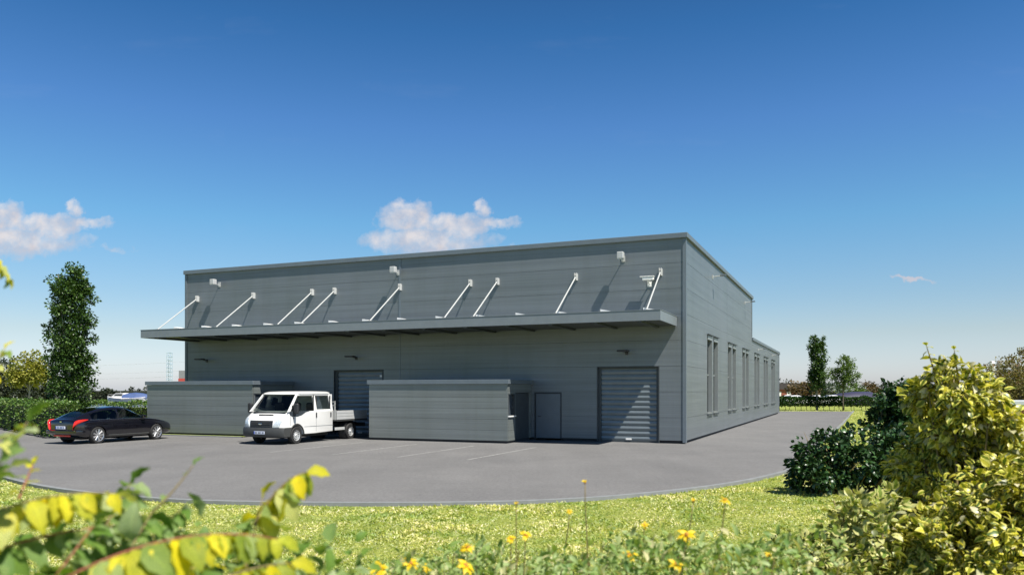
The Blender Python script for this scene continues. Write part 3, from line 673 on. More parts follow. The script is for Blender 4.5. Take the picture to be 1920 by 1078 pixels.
def wheel(parent, x, y, r, wd, rim_r, side, style='alloy'):
    """side = +1 outer face towards +y"""
    w_ = MB(); h = wd / 2
    w_.lathe([(rim_r * 0.98, -h), (r * 0.93, -h), (r, -h * 0.72), (r, h * 0.72), (r * 0.93, h), (rim_r * 0.98, h), (rim_r * 0.96, -h)], 36)
    t = w_.build('wheel', M['tyre'], parent, angle=40); t.location = (x, y, r)
    rb = MB(); s = side
    rb.lathe([(rim_r, s * h * 0.98), (rim_r * 0.90, s * h * 0.86), (rim_r * 0.84, s * h * 0.25), (rim_r * 0.84, -s * h * 0.6)], 36)
    if style == 'alloy':
        for k in range(9):
            a = 2 * math.pi * k / 9
            for da in (-0.10, 0.10):
                ca, sa = math.cos(a + da), math.sin(a + da); cb, sb = math.cos(a + da * 0.35), math.sin(a + da * 0.35)
                p0 = (rim_r * 0.14 * cb, s * h * 0.78, rim_r * 0.14 * sb); p1 = (rim_r * 0.90 * ca, s * h * 0.84, rim_r * 0.90 * sa)
                rb.tube([p0, p1], [0.020, 0.015], 5)
        rb.lathe([(0.001, s * h * 0.95), (rim_r * 0.16, s * h * 0.92), (rim_r * 0.2, s * h * 0.6)], 14)
    else:
        rb.lathe([(0.001, s * h * 0.95), (rim_r * 0.22, s * h * 0.95), (rim_r * 0.30, s * h * 0.72), (rim_r * 0.55, s * h * 0.78), (rim_r * 0.62, s * h * 0.70)], 28)
        for k in range(12):
            a = 2 * math.pi * k / 12; ca, sa = math.cos(a), math.sin(a); q = 0.10
            c2, s2_ = math.cos(a + q), math.sin(a + q); c3, s3_ = math.cos(a - q), math.sin(a - q)
            y_ = s * h * 0.72
            rb.add([(rim_r*0.55*c3, y_, rim_r*0.55*s3_), (rim_r*0.55*c2, y_, rim_r*0.55*s2_), (rim_r*0.92*c2, s*h*0.84, rim_r*0.92*s2_), (rim_r*0.92*c3, s*h*0.84, rim_r*0.92*s3_)], [(0, 1, 2, 3)])
    rb.build('rim', M['rim'] if style == 'alloy' else M['hubcap'], t, angle=35)
    d = MB(); d.lathe([(0.001, s * h * 0.15), (rim_r * 0.83, s * h * 0.15)], 24); d.build('brake_disc', M['bulk'], t)
    return t

def make_car(paint, name, loc, rz, label, cat='car', group=None, rear_detail=True):
    root = empty(name, loc, rz, label, cat, group)
    st_ = [(-0.93, .60, .46, .80, .84), (-0.89, .80, .36, .90, .965), (-0.72, .88, .27, .935, 1.01), (-0.35, .915, .22, .95, 1.005), (0.5, .93, .20, .955, .98), (1.5, .93, .20, .955, .97),
           (2.35, .925, .20, .94, .975), (2.9, .915, .21, .885, .935), (3.4, .885, .23, .80, .85), (3.75, .80, .25, .70, .755), (3.93, .64, .30, .60, .655), (3.98, .45, .36, .54, .57)]
    secs = []
    for x, w_, zb, zl, zt in st_:
        h = [(0, zb), (w_ * .8, zb), (w_ * .95, zb + .04), (w_ * .99, zb + .16), (w_, zb + (zl - zb) * .55), (w_ * .985, zl - .07), (w_ * .94, zl), (w_ * .80, zl + (zt - zl) * .5), (w_ * .45, zl + (zt - zl) * .93)]
        secs.append([(x, y, z) for y, z in h] + [(x, 0, zt)] + [(x, -y, z) for y, z in h[:0:-1]])
    mb = MB(); loft(mb, secs); body = mb.build('body', M[paint], root)
    finish(body, 1, [(0, .335, .375, .60, 1.2), (0, .335, .375, -1.2, -.60), (2.9, .335, .375, .60, 1.2), (2.9, .335, .375, -1.2, -.60)])
    # greenhouse
    gs = [(-.74, .985, .52, .80), (-.62, 1.055, .53, .805), (-.2, 1.235, .57, .825), (.3, 1.375, .595, .835), (.42, 1.40, .60, .838), (.98, 1.455, .61, .84), (1.06, 1.456, .61, .84), (1.35, 1.44, .61, .84), (1.52, 1.415, .61, .84), (2.0, 1.20, .61, .835), (2.42, .995, .62, .82), (2.5, .965, .62, .80)]
    def sec(x, zt, wt, wb_):
        zb = .93; h_ = zt - zb
        hf = [(wb_, zb), (wb_ + (wt - wb_) * .50, zb + .50 * h_), (wb_ + (wt - wb_) * .84, zb + .80 * h_), (wt * .97, zb + .92 * h_), (wt * .80, zb + .975 * h_)]
        return [(x, y, z) for y, z in hf] + [(x, 0, zt)] + [(x, -y, z) for y, z in hf[::-1]]
    S = [sec(*g) for g in gs]; n = len(S[0]); V = [p for s in S for p in s]
    groups = {'roof': [], 'side_window': [], 'windscreen': [], 'rear_window': []}
    for i in range(len(S) - 1):
        x0, x1 = gs[i][0], gs[i+1][0]
        for k in range(n - 1):
            f = (i*n+k, i*n+k+1, (i+1)*n+k+1, (i+1)*n+k)
            side = k in (0, 1, n-2, n-3); rail = k in (2, 3, n-4, n-5) ; top = k in (4, n-6) or (n // 2 - 1 <= k <= n // 2)
            if side and -.25 <= x0 and x1 <= 2.42 and not (x0 > .97 and x1 < 1.07): groups['side_window'].append(f)
            elif top and x0 >= 1.5 and x1 <= 2.45: groups['windscreen'].append(f)
            elif top and x0 >= -.63 and x1 <= .31: groups['rear_window'].append(f)
            else: groups['roof'].append(f)
    for nm, fs in groups.items():
        mm = MB(); mm.add(V, fs)
        o = mm.build(nm, M[paint] if nm == 'roof' else M['glass'], root)
        import bmesh
        bm = bmesh.new(); bm.from_mesh(o.data); bmesh.ops.delete(bm, geom=[v for v in bm.verts if not v.link_faces], context='VERTS'); bm.to_mesh(o.data); bm.free()
        o.data.polygons.foreach_set('use_smooth', [True] * len(o.data.polygons))
    for x in (0, 2.9):
        for s in (1, -1): wheel(root, x, s * .80, .335, .225, .255, s)
    for s in (1, -1):
        t = MB(); t.box(.10, .26, s*.35-.22, s*.35+.22, .85, 1.22, .05); t.build('rear_seat', M['seat'], root)
        t = MB(); t.box(1.15, 1.30, s*.37-.24, s*.37+.24, .90, 1.22, .05); t.build('front_seat', M['seat'], root)
        mi = MB(); mi.box(2.02, 2.20, s*.93, s*1.09, .96, 1.09, .03); mi.box(2.08, 2.14, s*.84, s*.95, .96, 1.0, .008); mi.build('mirror', M[paint], root)
        for xh in (1.20, .22):
            hd = MB(); hd.box(xh, xh + .18, s*.925, s*.952, .80, .825, .008); hd.build('door_handle', M[paint], root)
        tp = MB(); tp.box(-.38, 2.45, s*.90, s*.928, .945, .965, .004); tp.build('chrome_trim', M['chrome'], root)
    u_ = MB(); u_.box(-.5, 3.4, -.58, .58, .17, .45); u_.box(1.2, 1.6, -.7, .7, .14, .2); u_.build('underbody', M['under'], root)
    sk = MB()
    for s in (1, -1): sk.box(.45, 2.45, s*.915, s*.938, .30, .345, .006)
    sk.build('side_strip', M['darkgrey'], root)
    if rear_detail:
        for s in (1, -1):          # boomerang tail lamps wrapping the corners
            t = MB(); path = [(-.915, .66, .60, .10), (-.945, .67, .74, .13), (-.92, .76, .84, .12), (-.80, .86, .90, .09), (-.60, .90, .935, .05), (-.42, .90, .955, .02)]
            ss = []
            for x, y, z, hh in path:
                o_ = Vector((x, y, z)); ss.append([tuple(o_ + Vector((.02, -.05, -hh))), tuple(o_ + Vector((-.035, .0, -hh))), tuple(o_ + Vector((-.035, .025, hh * .6))), tuple(o_ + Vector((.05, -.03, hh)))])
            if s < 0: ss = [[(x, -y, z) for x, y, z in q] for q in ss]
            loft(t, ss); tl = t.build('tail_lamp', M['redlens'], root); finish(tl, 1)
        p = MB(); p.box(-.975, -.955, -.26, .26, .60, .71, .003); pp = p.build('number_plate', M['plate'], root)
        q = MB(); q.box(-.979, -.976, .215, .255, .605, .705); q.build('plate_band', M['plateblue'], pp)
        for i, y in enumerate((.15, .09, .00, -.055, -.11, -.185)):
            c = MB(); c.box(-.979, -.976, y - .017, y + .017, .625, .687); c.build('plate_mark', M['boatblue'], pp)
        b = MB(); ss = []
        for y, xo in ((-.90, .25), (-.84, .02), (-.6, -.03), (0, -.06), (.6, -.03), (.84, .02), (.90, .25)):
            ss.append([(-.93 + xo, y, .40), (-.965 + xo, y, .44), (-.965 + xo, y, .53), (-.93 + xo, y, .56), (-.80 + xo, y, .50)])
        loft(b, ss); b.build('bumper', M[paint], root, angle=40)
        c = MB(); c.box(-.955, -.945, -.78, .78, .535, .548); c.build('bumper_trim', M['chrome'], root)
        e = MB(); e.prism([(-.957, .86), (-.95, .86), (-.95, .90), (-.957, .90)], -.05, .05); e.build('badge', M['chrome'], root)
        r_ = MB(); r_.box(-.90, -.88, -.45, .45, .30, .36); r_.build('rear_reflector', M['redlens'], root)
    return root
CARP = W(-22.40, -8.80)
ha = math.atan2(BC, BS)
make_car('carblack', 'car', CARP, ha, 'black fastback saloon car with red tail lamps parked beside the hedge')

def make_van(loc, rz):
    root = empty('truck', loc, rz, 'white double-cab pickup truck backed between the two grey annexes', 'truck')
    def dfm(x, y):
        k = max(0.0, min(1.0, (x - .1) / .8)); return x - .20 * abs(y / .97) ** 3.2 * k
    def ploft(prof, ys, insets):
        cxm = sum(p[0] for p in prof) / len(prof); czm = sum(p[1] for p in prof) / len(prof)
        return [[(dfm(x + (cxm - x) * s_ * .5, y), y, z + (czm - z) * s_) for x, z in prof] for y, s_ in zip(ys, insets)]
    prof = [(-2.40, .40), (-1.2, .36), (.2, .36), (.92, .36), (.965, .55), (.95, .80), (.92, .93), (.80, 1.04), (.62, 1.14), (.40, 1.255), (.30, 1.29), (-.3, 1.285), (-1.2, 1.28), (-2.40, 1.28)]
    mb = MB(); ys = [-.975, -.95, -.84, -.5, 0, .5, .84, .95, .975]; loft(mb, ploft(prof, ys, [.05, .012, 0, 0, 0, 0, 0, .012, .05]))
    body = mb.build('body', M['vanwhite'], root)
    finish(body, 0, [(0, .34, .43, .55, 1.2), (0, .34, .43, -1.2, -.55)])
    # roof and pillars
    rp = [(-2.40, 1.93), (-.22, 1.93), (-.10, 1.955), (-.20, 2.01), (-.45, 2.055), (-1.2, 2.075), (-2.2, 2.06), (-2.40, 2.02)]
    mb = MB(); loft(mb, ploft(rp, [-.87, -.83, -.70, 0, .70, .83, .87], [.35, .12, .0, -.06, 0, .12, .35])); rf_ = mb.build('roof', M['vanwhite'], root); finish(rf_)
    for s in (1, -1):
        mb = MB()
        def side(z): return s * (.955 - .115 * (z - 1.25) / .7)
        def strip(xa0, xa1, xb0, xb1, z0=1.27, z1=1.95, t=.05):
            y0, y1 = side(z0), side(z1); ti = -s * t
            mb.add([(xa0, y0, z0), (xa1, y0, z0), (xb1, y1, z1), (xb0, y1, z1), (xa0, y0+ti, z0), (xa1, y0+ti, z0), (xb1, y1+ti, z1), (xb0, y1+ti, z1)],
                   [(0, 1, 2, 3), (4, 5, 6, 7), (0, 1, 5, 4), (1, 2, 6, 5), (2, 3, 7, 6), (3, 0, 4, 7)])
        strip(-2.40, -2.27, -2.40, -2.22); strip(-1.32, -1.14, -1.30, -1.14); 
        strip(-2.27, -1.32, -2.22, -1.30, 1.27, 1.33); strip(-2.22, -.22, -2.22, -.22, 1.90, 1.96)
        strip(.38, .50, -.24, -.14)
        mb.build('pillar', M['vanwhite'], root)
        g = MB(); g.add([(-1.14, side(1.27) - s*.025, 1.27), (.38, side(1.27) - s*.025, 1.27), (-.20, side(1.92) - s*.025, 1.92), (-1.14, side(1.92) - s*.025, 1.92)], [(0, 1, 2, 3)]); g.build('side_window', M['glass'], root)
        g = MB(); g.add([(-2.25, side(1.30) - s*.02, 1.30), (-1.32, side(1.30) - s*.02, 1.30), (-1.31, side(1.92) - s*.02, 1.92), (-2.22, side(1.92) - s*.02, 1.92)], [(0, 1, 2, 3)]); g.build('side_window', M['glass'], root)
        fr = MB(); 
        for (x0, x1) in ((-2.26, -2.235), (-1.345, -1.32), (-1.14, -1.115)): fr.box(x0, x1, s*.89, s*.93, 1.30, 1.9)
        fr.build('window_seal', M['black'], root)
        # dropped beltline of the front window
        d = MB(); d.prism([(.42, 1.285), (-.80, 1.285), (-.55, 1.24), (-.30, 1.13), (-.05, 1.08), (.30, 1.08), (.44, 1.16)], s*.958, s*.982); d.build('window_drop', M['boatglass'], root)
        mi = MB(); mi.box(.16, .30, s*1.03, s*1.24, 1.20, 1.60, .04); mi.box(.18, .26, s*.95, s*1.08, 1.26, 1.34, .01); mi.box(.18, .26, s*.93, s*1.08, 1.46, 1.52, .01); mi.build('mirror', M['black'], root)
        for x in (-1.24, -2.22):
            h = MB(); h.box(x - .035, x + .035, s*.975, s*1.0, 1.00, 1.20, .01); h.build('door_handle', M['black'], root)
        gl = MB(); gl.box(-2.38, -.46, s*.972, s*.981, .655, .668); gl.box(-1.235, -1.225, s*.972, s*.981, .45, 1.27); gl.box(.40, .41, s*.955, s*.981, .74, 1.2); gl.build('door_seam', M['joint'], root)
        f_ = MB(); f_.lathe([(.001, s*.978), (.035, s*.985), (.045, s*.972)], 14, (.20, 0, 1.02)); f_.build('side_marker', M['darkgrey'], root)
        # headlamp patch lying on the curved nose
        hl = MB(); rows = []
        for t in range(6):
            z = .69 + t * .068; xs = .955 - max(0, z - .80) * .28 - max(0, z - .95) * 1.2
            ya, yb = .56 + t * .030, .80 + t * .026
            row = []
            for k in range(6):
                y = ya + (min(yb, .955) - ya) * k / 5; row.append((dfm(xs, y) + .022, s * y, z))
            rows.append(row)
        vs = [p for r_ in rows for p in r_] + [(p[0] - .05, p[1], p[2]) for r_ in rows for p in r_]
        fs = [(i*6+k, i*6+k+1, (i+1)*6+k+1, (i+1)*6+k) for i in range(5) for k in range(5)]
        fs += [tuple(36 + j for j in f) for f in fs]
        ring = [k for k in range(6)] + [i*6+5 for i in range(1, 6)] + [30+k for k in range(4, -1, -1)] + [i*6 for i in range(4, 0, -1)]
        fs += [(ring[i], ring[(i+1) % len(ring)], ring[(i+1) % len(ring)] + 36, ring[i] + 36) for i in range(len(ring))]
        hl.add(vs, fs); hl.build('headlight', M['clearlens'], root, angle=35)
        st2 = MB(); st2.box(-.6, -.1, s*.30-.22, s*.30+.22+0*s, .95, 1.15, .05); st2.box(-.75, -.6, s*.40-.24, s*.40+.24, 1.0, 1.62, .05); st2.box(-1.75, -1.6, s*.40-.24, s*.40+.24, 1.0, 1.6, .05); st2.build('seat', M['seat'], root)
    ws = MB(); ws.add([(dfm(.42, .92), .86, 1.262), (.42, .45, 1.275), (.43, 0, 1.28), (.42, -.45, 1.275), (dfm(.42, .92), -.86, 1.262), (-.20, -.77, 1.945), (-.165, -.4, 1.955), (-.15, 0, 1.96), (-.165, .4, 1.955), (-.20, .77, 1.945)],
        [(0, 1, 8, 9), (1, 2, 7, 8), (2, 3, 6, 7), (3, 4, 5, 6)]); ws.build('windscreen', M['glass'], root, smooth=True)
    wp = MB(); wp.box(.36, .50, -.80, .80, 1.235, 1.262, .005); wp.build('scuttle', M['black'], root)
    hv = MB(); hv.box(.56, .66, -.34, .34, 1.10, 1.172, .006); hv.build('bonnet_vent', M['darkgrey'], root)
    dsh = MB(); dsh.box(-.1, .38, -.85, .85, 1.0, 1.27, .04); dsh.build('dashboard', M['seat'], root)
    bk = MB(); bk.box(-2.40, -2.34, -.90, .90, 1.28, 1.95); bk.box(-2.405, -2.33, -.5, .5, 1.42, 1.85); bk.build('rear_panel', M['vanwhite'], root)
    gr = MB()
    pts = []
    for z in (.67, .94):
        for i in range(9): pts.append((dfm(.955 - max(0, z - .8) * .28, -.54 + i * .135) + .02, -.54 + i * .135, z))
    gr.add(pts + [(x - .06, y, z) for x, y, z in pts], [(i, i+1, i+10, i+9) for i in range(8)] + [(18+i, 18+i+1, 18+i+10, 18+i+9) for i in range(8)] + [(0, 9, 27, 18), (8, 17, 35, 26)] + [(i, i+1, i+19, i+18) for i in range(8)] + [(9+i, 10+i, 28+i, 27+i) for i in range(8)])
    G_ = gr.build('grille', M['black'], root)
    b = MB()
    for z in (.735, .80, .865): b.tube([(dfm(.955, y) + .022, y, z) for y in (-.46, -.2, 0, .2, .46)], .011, 6)
    b.build('grille_bar', M['darkgrey'], G_)
    e = MB(); vs = [(.985 + (.012 if r_ < .5 else 0), .085 * r_ * math.cos(a), .81 + .035 * r_ * math.sin(a)) for r_ in (1.0, .4) for a in [2*math.pi*k/16 for k in range(16)]]
    e.add(vs, [(k, (k+1) % 16, 16 + (k+1) % 16, 16 + k) for k in range(16)] + [tuple(range(16, 32))]); e.build('badge', M['chrome'], G_)
    # bumper wrapping round to the wheel arches
    bp = [(.30, .60), (.30, .40), (.60, .30), (.985, .30), (1.03, .40), (1.03, .58), (.99, .665), (.40, .665)]
    mb = MB(); loft(mb, ploft(bp, [-.995, -.98, -.86, -.5, 0, .5, .86, .98, .995], [.04, .0, 0, 0, 0, 0, 0, 0, .04])); bo = mb.build('bumper', M['darkgrey'], root)
    finish(bo, 0, [(0, .34, .43, .5, 1.3), (0, .34, .43, -1.3, -.5)])
    al = MB()
    for s in (1, -1): al.tube([(.445 * math.cos(a), s * .975, .34 + .445 * math.sin(a)) for a in [R(x) for x in range(8, 181, 12)]], .026, 6)
    al.build('arch_trim', M['darkgrey'], root)
    p = MB(); p.box(1.032, 1.045, -.26, .26, .42, .53, .003); pp = p.build('number_plate', M['plate'], root)
    q = MB(); q.box(1.0455, 1.048, -.255, -.215, .425, .525); q.build('plate_band', M['plateblue'], pp)
    for y in (.20, .15, .06, .01, -.04, -.13, -.175):
        c = MB(); c.box(1.0455, 1.048, y - .015, y + .015, .445, .505); c.build('plate_mark', M['black'], pp)
    # chassis and dropside bed
    ch = MB(); ch.box(-4.9, -2.3, -.45, -.35, .52, .70); ch.box(-4.9, -2.3, .35, .45, .52, .70); ch.box(-2.4, .6, -.7, .7, .25, .45); ch.box(-4.9, -4.8, -.9, .9, .5, .68); ch.tube([(-3.7, -.8, .34), (-3.7, .8, .34)], .07, 8); ch.build('chassis', M['under'], root)
    bd = MB(); bd.box(-4.95, -2.62, -1.0, 1.0, .80, .86); bd.build('bed_floor', M['darkgrey'], root)
    for s in (1, -1):
        for k in range(3):
            pass
        sd = MB()
        for k in range(3): sd.box(-4.93, -2.64, s*.975, s*1.0, .865 + k*.13, .985 + k*.13, .008)
        sd.build('drop_side', M['lampgrey'], root)
        ug = MB(); ug.box(-3.25, -2.55, s*.93, s*.96, .42, .54, .008); ug.build('side_guard', M['rod'], root)
        mg = MB(); mg.lathe([(.44, s*.62), (.44, s*.95)], 24, (-3.7, 0, .36)); mg.v = mg.v; mg.build('mudguard', M['black'], root)
    hb = MB(); hb.box(-2.66, -2.62, -.95, .95, .86, 1.27); 
    for z in (1.45, 1.6): hb.box(-2.66, -2.62, -.9, .9, z, z + .04)
    for y in (-.9, 0, .86): hb.box(-2.66, -2.62, y, y + .04, 1.27, 1.66)
    hb.build('headboard', M['rod'], root)
    for s in (1, -1):
        wheel(root, 0, s * .86, .34, .21, .215, s, 'cap'); wheel(root, -3.7, s * .86, .34, .21, .215, s, 'cap')
    return root
make_van(W(-15.05, -5.95), math.atan2(-BC, -BS))
# ------------------------------------------------------------------ far background
def boat(name, label, loc, rz, L_=5.4, kind='cabin', group='boats moored beyond the hedge', k=1.0, cover='white'):
    root = empty(name, loc, rz, label, 'boat', group); root.scale = (k, k, k)
    mb = MB(); secs = []
    for t in (0, .1, .35, .6, .8, .93, 1.0):
        x = -L_/2 + L_ * t; w_ = 1.0 * (1 - max(0, (t - .45) / .55) ** 2.2) + .02; sh_ = .75 + .35 * t * t; kz = .05 + .45 * max(0, t - .7) ** 1.2
        secs.append([(x, 0, kz), (x, -w_ * .75, .25 + kz * .6), (x, -w_, sh_), (x, -w_ * .9, sh_ + .04), (x, w_ * .9, sh_ + .04), (x, w_, sh_), (x, w_ * .75, .25 + kz * .6)])
    loft(mb, secs); mb.build('hull', M['hull'], root, angle=40)
    if kind == 'cabin':
        c = MB(); c.prism([(-L_*.22, .8), (L_*.30, .95), (L_*.20, 1.25), (L_*.08, 1.62), (-L_*.20, 1.66), (-L_*.24, 1.3)], -.72, .72); cb = c.build('cabin', M['hull'], root)
        g = MB(); g.prism([(-L_*.17, 1.22), (L_*.15, 1.22), (L_*.09, 1.50), (-L_*.17, 1.52)], -.735, .735); g.build('window', M['boatglass'], cb)
        r_ = MB(); r_.tube([(-L_*.45, -.8, 1.0), (-L_*.45, .8, 1.0)], .02, 5); r_.tube([(L_*.25, -.5, 1.4), (L_*.47, 0, 1.45), (L_*.25, .5, 1.4)], .015, 5); r_.tube([(L_*.47, 0, 1.05), (L_*.47, 0, 1.45)], .015, 5)
        r_.build('railing', M['rod'], root)
        m_ = MB(); m_.tube([(0, 0, 1.64), (-.1, 0, 2.5)], .02, 5); m_.box(-.14, -.02, -.25, .25, 2.1, 2.16); m_.build('mast', M['rod'], root)
    else:
        c = MB(); ss = []
        for t in (0, .2, .5, .8, 1.0):
            x = -L_*.48 + L_ * .85 * t; h_ = 1.15 + .45 * math.sin(math.pi * (t * .8 + .1)); w_ = .95 - .3 * t
            ss.append([(x, -w_, .85), (x, -w_ * .6, h_), (x, 0, h_ + .12), (x, w_ * .6, h_), (x, w_, .85)])
        loft(c, ss); c.build('cover', M[{'white': 'hull', 'blue': 'boatblue', 'grey': 'trim'}[cover]], root, angle=50)
    return root
def put(u, v, Y): p = P(u, v, Y); return (p.x, p.y, max(0.0, p.z))
boat('cabin_boat', 'white cabin boat moored nearest the tall poplar, seen left of the annex', put(226, 756, 128), R(172), 4.6)
boat('cabin_boat', 'white boat under a blue cover moored against the annex edge', put(258, 756, 126), R(5), 4.4, 'covered', cover='blue')
boat('motor_boat', 'pale motor boat showing over the hedge at the photo\'s left edge', put(28, 763, 100), R(20), 4.6, 'cabin', k=.8)
boat('motor_boat', 'pale covered boat showing over the hedge beside the poplar', put(88, 763, 98), R(160), 4.0, 'covered', k=.95, cover='white')

# wooded far bank across the water
p, d = ell_points([(-135 + 3.2 * i, 156 + random.uniform(-3, 3), random.uniform(.8, 1.4), 3.6, 2.2, random.uniform(1.0, 1.75)) for i in range(38)], 520, 17000, .6, 0.2)
p[:, 2] = np.abs(p[:, 2]); o = leaf_obj('wooded_bank', p, d, .42 * rng.uniform(.6, 1.3, len(p)), M['treedark']); tag(o, 'dark line of low woods on the far bank beyond the boats', 'woods', kind='stuff')
mb = MB(); mb.prism([(-140, 0), (-15, 0), (-16, 2.05), (-138, 2.05)], 155, 159); mb.build('far_bank', plain('dark_bank', (0.03, 0.035, 0.02), .9)); bpy.data.objects['far_bank']['kind'] = 'structure'
# lattice tower, chimney block and power lines behind the building's left end
TX = P(318, 732, 420)
root = empty('lattice_tower', (TX.x, 420, 0), 0, 'slim pale blue lattice tower on the horizon left of the warehouse', 'tower')
TM = plain('tower_blue', (0.36, 0.46, 0.56), 0.6); TH = EYE + (HZ - 661) / F * 420
mb = MB()
for sx in (-1, 1):
    for sy in (-1, 1): mb.tube([(sx * 1.1, sy * 1.1, 0), (sx * 1.0, sy * 1.0, TH)], .13, 5)
mb.build('mast', TM, root)
nn = 11
for sy in (-1, 1):
    mb = MB()
    for i in range(nn):
        z0, z1 = TH * i / nn, TH * (i + 1) / nn
        mb.tube([(-1.05, sy * 1.05, z0), (1.05, sy * 1.05, z1)], .07, 4); mb.tube([(1.05, sy * 1.05, z0), (-1.05, sy * 1.05, z1)], .07, 4); mb.tube([(-1.05, sy * 1.05, z1), (1.05, sy * 1.05, z1)], .16, 4)
    mb.build('bracing', TM, root)
cxp = P(344, 732, 300)
root = empty('silo_block', (cxp.x, 300, 0), 0, 'grey block with a red lower half peeking past the warehouse\'s far corner', 'building')
mb = MB(); mb.box(-1.4, 1.4, -1.4, 1.4, 0, 6.6, .05); mb.build('base', plain('red_sheet', (0.42, 0.06, 0.05), 0.6), root)
mb = MB(); mb.box(-1.25, 1.25, -1.25, 1.25, 6.6, 9.6, .05); mb.build('upper_block', plain('grey_sheet', (0.22, 0.22, 0.24), 0.6), root)
WM = plain('cable', (0.30, 0.33, 0.37), 0.6)
for (v0, v1, lab) in ((686, 672, 'uppermost thin cable crossing the sky left of the warehouse'), (700, 690, 'middle thin cable crossing the sky left of the warehouse'), (708, 701, 'lowest thin cable crossing the sky left of the warehouse')):
    a, b = P(-60, v0 + 3, 260), P(520, v1 - 6, 330); mb = MB(); pts = []
    for i in range(15):
        t = i / 14; q = a.lerp(b, t); q.z -= 4 * t * (1 - t) * 1.2; pts.append(q)
    mb.tube(pts, .035, 4, False); tag(mb.build('power_cable', WM), lab, 'cable', 'power cables left of the warehouse')

# dark trees behind the hedge at the left
for u, v, Y, mt, lab in ((-6, 655, 84, 'treedark', 'dark tree at the photo\'s left edge behind the hedge'), (36, 672, 90, 'treedark', 'dark round tree behind the small yellowing tree'), (84, 690, 95, 'treedark', 'lowest dark tree behind the hedge, next to the poplar')):
    b = P(u, 732, Y); H = EYE + (HZ - v) / F * Y; w_ = 2.2
    tree('broadleaf_tree', lab, 'tree', (b.x, b.y, 0), [(0, 0, H * .55, w_, w_, H * .42), (-.9, 0, H * .40, 1.6, 1.6, H * .28), (1.0, .3, H * .42, 1.6, 1.6, H * .3)], M[mt], 60, 2600, .30, .75, .16, group='dark trees behind the left hedge')
b = P(55, 732, 60)
tree('young_tree', 'small yellowing tree with a bare pale trunk behind the left hedge', 'tree', (b.x, b.y, 0), [(0, 0, 3.6, 1.45, 1.2, 1.05), (-.8, 0, 3.0, .8, .7, .6), (.8, 0, 3.3, .7, .7, .7), (.2, 0, 4.4, .6, .6, .5)], M['treeyellow'], 80, 3800, .20, .42, .07, 'greybark', shell=.3)
# tall poplar at the left
b = P(131, 732, 41)
TP = tree('poplar_tree', 'tall dark columnar poplar standing beside the black car', 'tree', (b.x, b.y, 0),
     [(0.05, 0, 6.1, 1.10, 1.0, 1.7), (-.05, 0, 4.9, 1.22, 1.1, 1.7), (0, 0, 3.6, 1.25, 1.1, 1.7), (.12, 0, 2.2, 1.2, 1.0, 1.4), (-.1, 0, 1.2, .95, .9, .9), (-.68, 0, 7.25, .36, .45, .9), (.30, 0, 7.65, .62, .6, 1.05), (.7, 0, 6.6, .5, .5, .9), (-.1, 0, 6.9, .8, .7, .9)],
     M['poplar'], 460, 22000, .135, .27, .10, 'greybark', shell=.15, limbs=16, trunk_top=8.2)

TP.scale = (1, 1, 1.035)
# hedges
def hedge(label, a, b, h, th, n, leaf, bottom=0.05, group='clipped green hedges', mat='hedge', stems=False):
    a, b = Vector((*a, 0)), Vector((*b, 0)); t = (b - a).normalized(); nn_ = Vector((t.y, -t.x, 0)); Ln = (b - a).length
    root = empty('hedge', a, math.atan2(t.y, t.x), label, 'hedge', group)
    face = rng.random(n); s = rng.random(n) * Ln; x = np.empty((n, 3)); d_ = np.empty((n, 3))
    bulge = .06 * np.sin(s * 2.3) + .05 * np.sin(s * 5.1 + 1)
    top = face < .36; side = (face >= .36)
    x[:, 0] = s
    x[:, 1] = np.where(top, rng.uniform(-th/2, th/2, n), np.where(face < .78, -th/2, th/2) + rng.normal(0, .05, n)) + bulge * np.where(top, 0, 1)
    x[:, 2] = np.where(top, h + rng.normal(0, .05, n) + bulge, bottom + (h - bottom) * rng.random(n))
    inn = rng.random(n) < .18; x[inn, 1] *= .5
    en = rng.random(n) < .07; x[en, 0] = np.where(rng.random(en.sum()) < .5, 0, Ln) + rng.normal(0, .06, en.sum()); x[en, 1] = rng.uniform(-th/2, th/2, en.sum())
    d_[:, 0] = rng.normal(0, .7, n); d_[:, 1] = np.where(top, rng.normal(0, .7, n), np.sign(x[:, 1]) * .7 + rng.normal(0, .4, n)); d_[:, 2] = np.where(top, .5, .2) + rng.normal(0, .5, n)
    leaf_obj('foliage', x, d_, leaf * rng.uniform(.7, 1.35, n), M[mat], root)
    mb = MB(); m_ = max(4, int(Ln / .55))
    for i in range(m_):
        xx = (i + .5) * Ln / m_ + random.uniform(-.1, .1); yy = random.uniform(-th*.2, th*.2)
        mb.tube([(xx, yy, -.02), (xx + random.uniform(-.08, .08), yy, h * .5), (xx + random.uniform(-.15, .15), yy, h * .92)], [.03, .022, .01], 5)
        for q in range(3): mb.tube([(xx, yy, h * (.3 + .15*q)), (xx + random.uniform(-.35, .35), yy + random.uniform(-th*.35, th*.35), h * (.55 + .15*q))], [.014, .006], 4)
    st_ = mb.build('stems', M['bark'], root)
    if not stems:
        c = MB(); c.box(.35, Ln - .35, -th*.28, th*.28, .15, h - .22, .05); c.build('shade_core', plain('hedge_shade', (0.02, 0.028, 0.012), 0.95, var=.5, scale=14), root)  # solid dark box whose colour stands in for shade among the leaves
    return root
hedge('leafy hedge beside the tarmac to the left of the black car', (-19.75, 35.3), (-32, 49), 1.47, 1.1, 15000, .11)
hedge('clipped hedge showing through the black car\'s windows', (-29, 46.3), (-19.4, 43.6), 1.38, 1.0, 9000, .10)
hedge('long low hedge with bare stems across the far end of the side road', (46, 83.6), (20, 86.0), 1.28, 1.1, 26000, .17, .42, stems=True, mat='hedgedark')

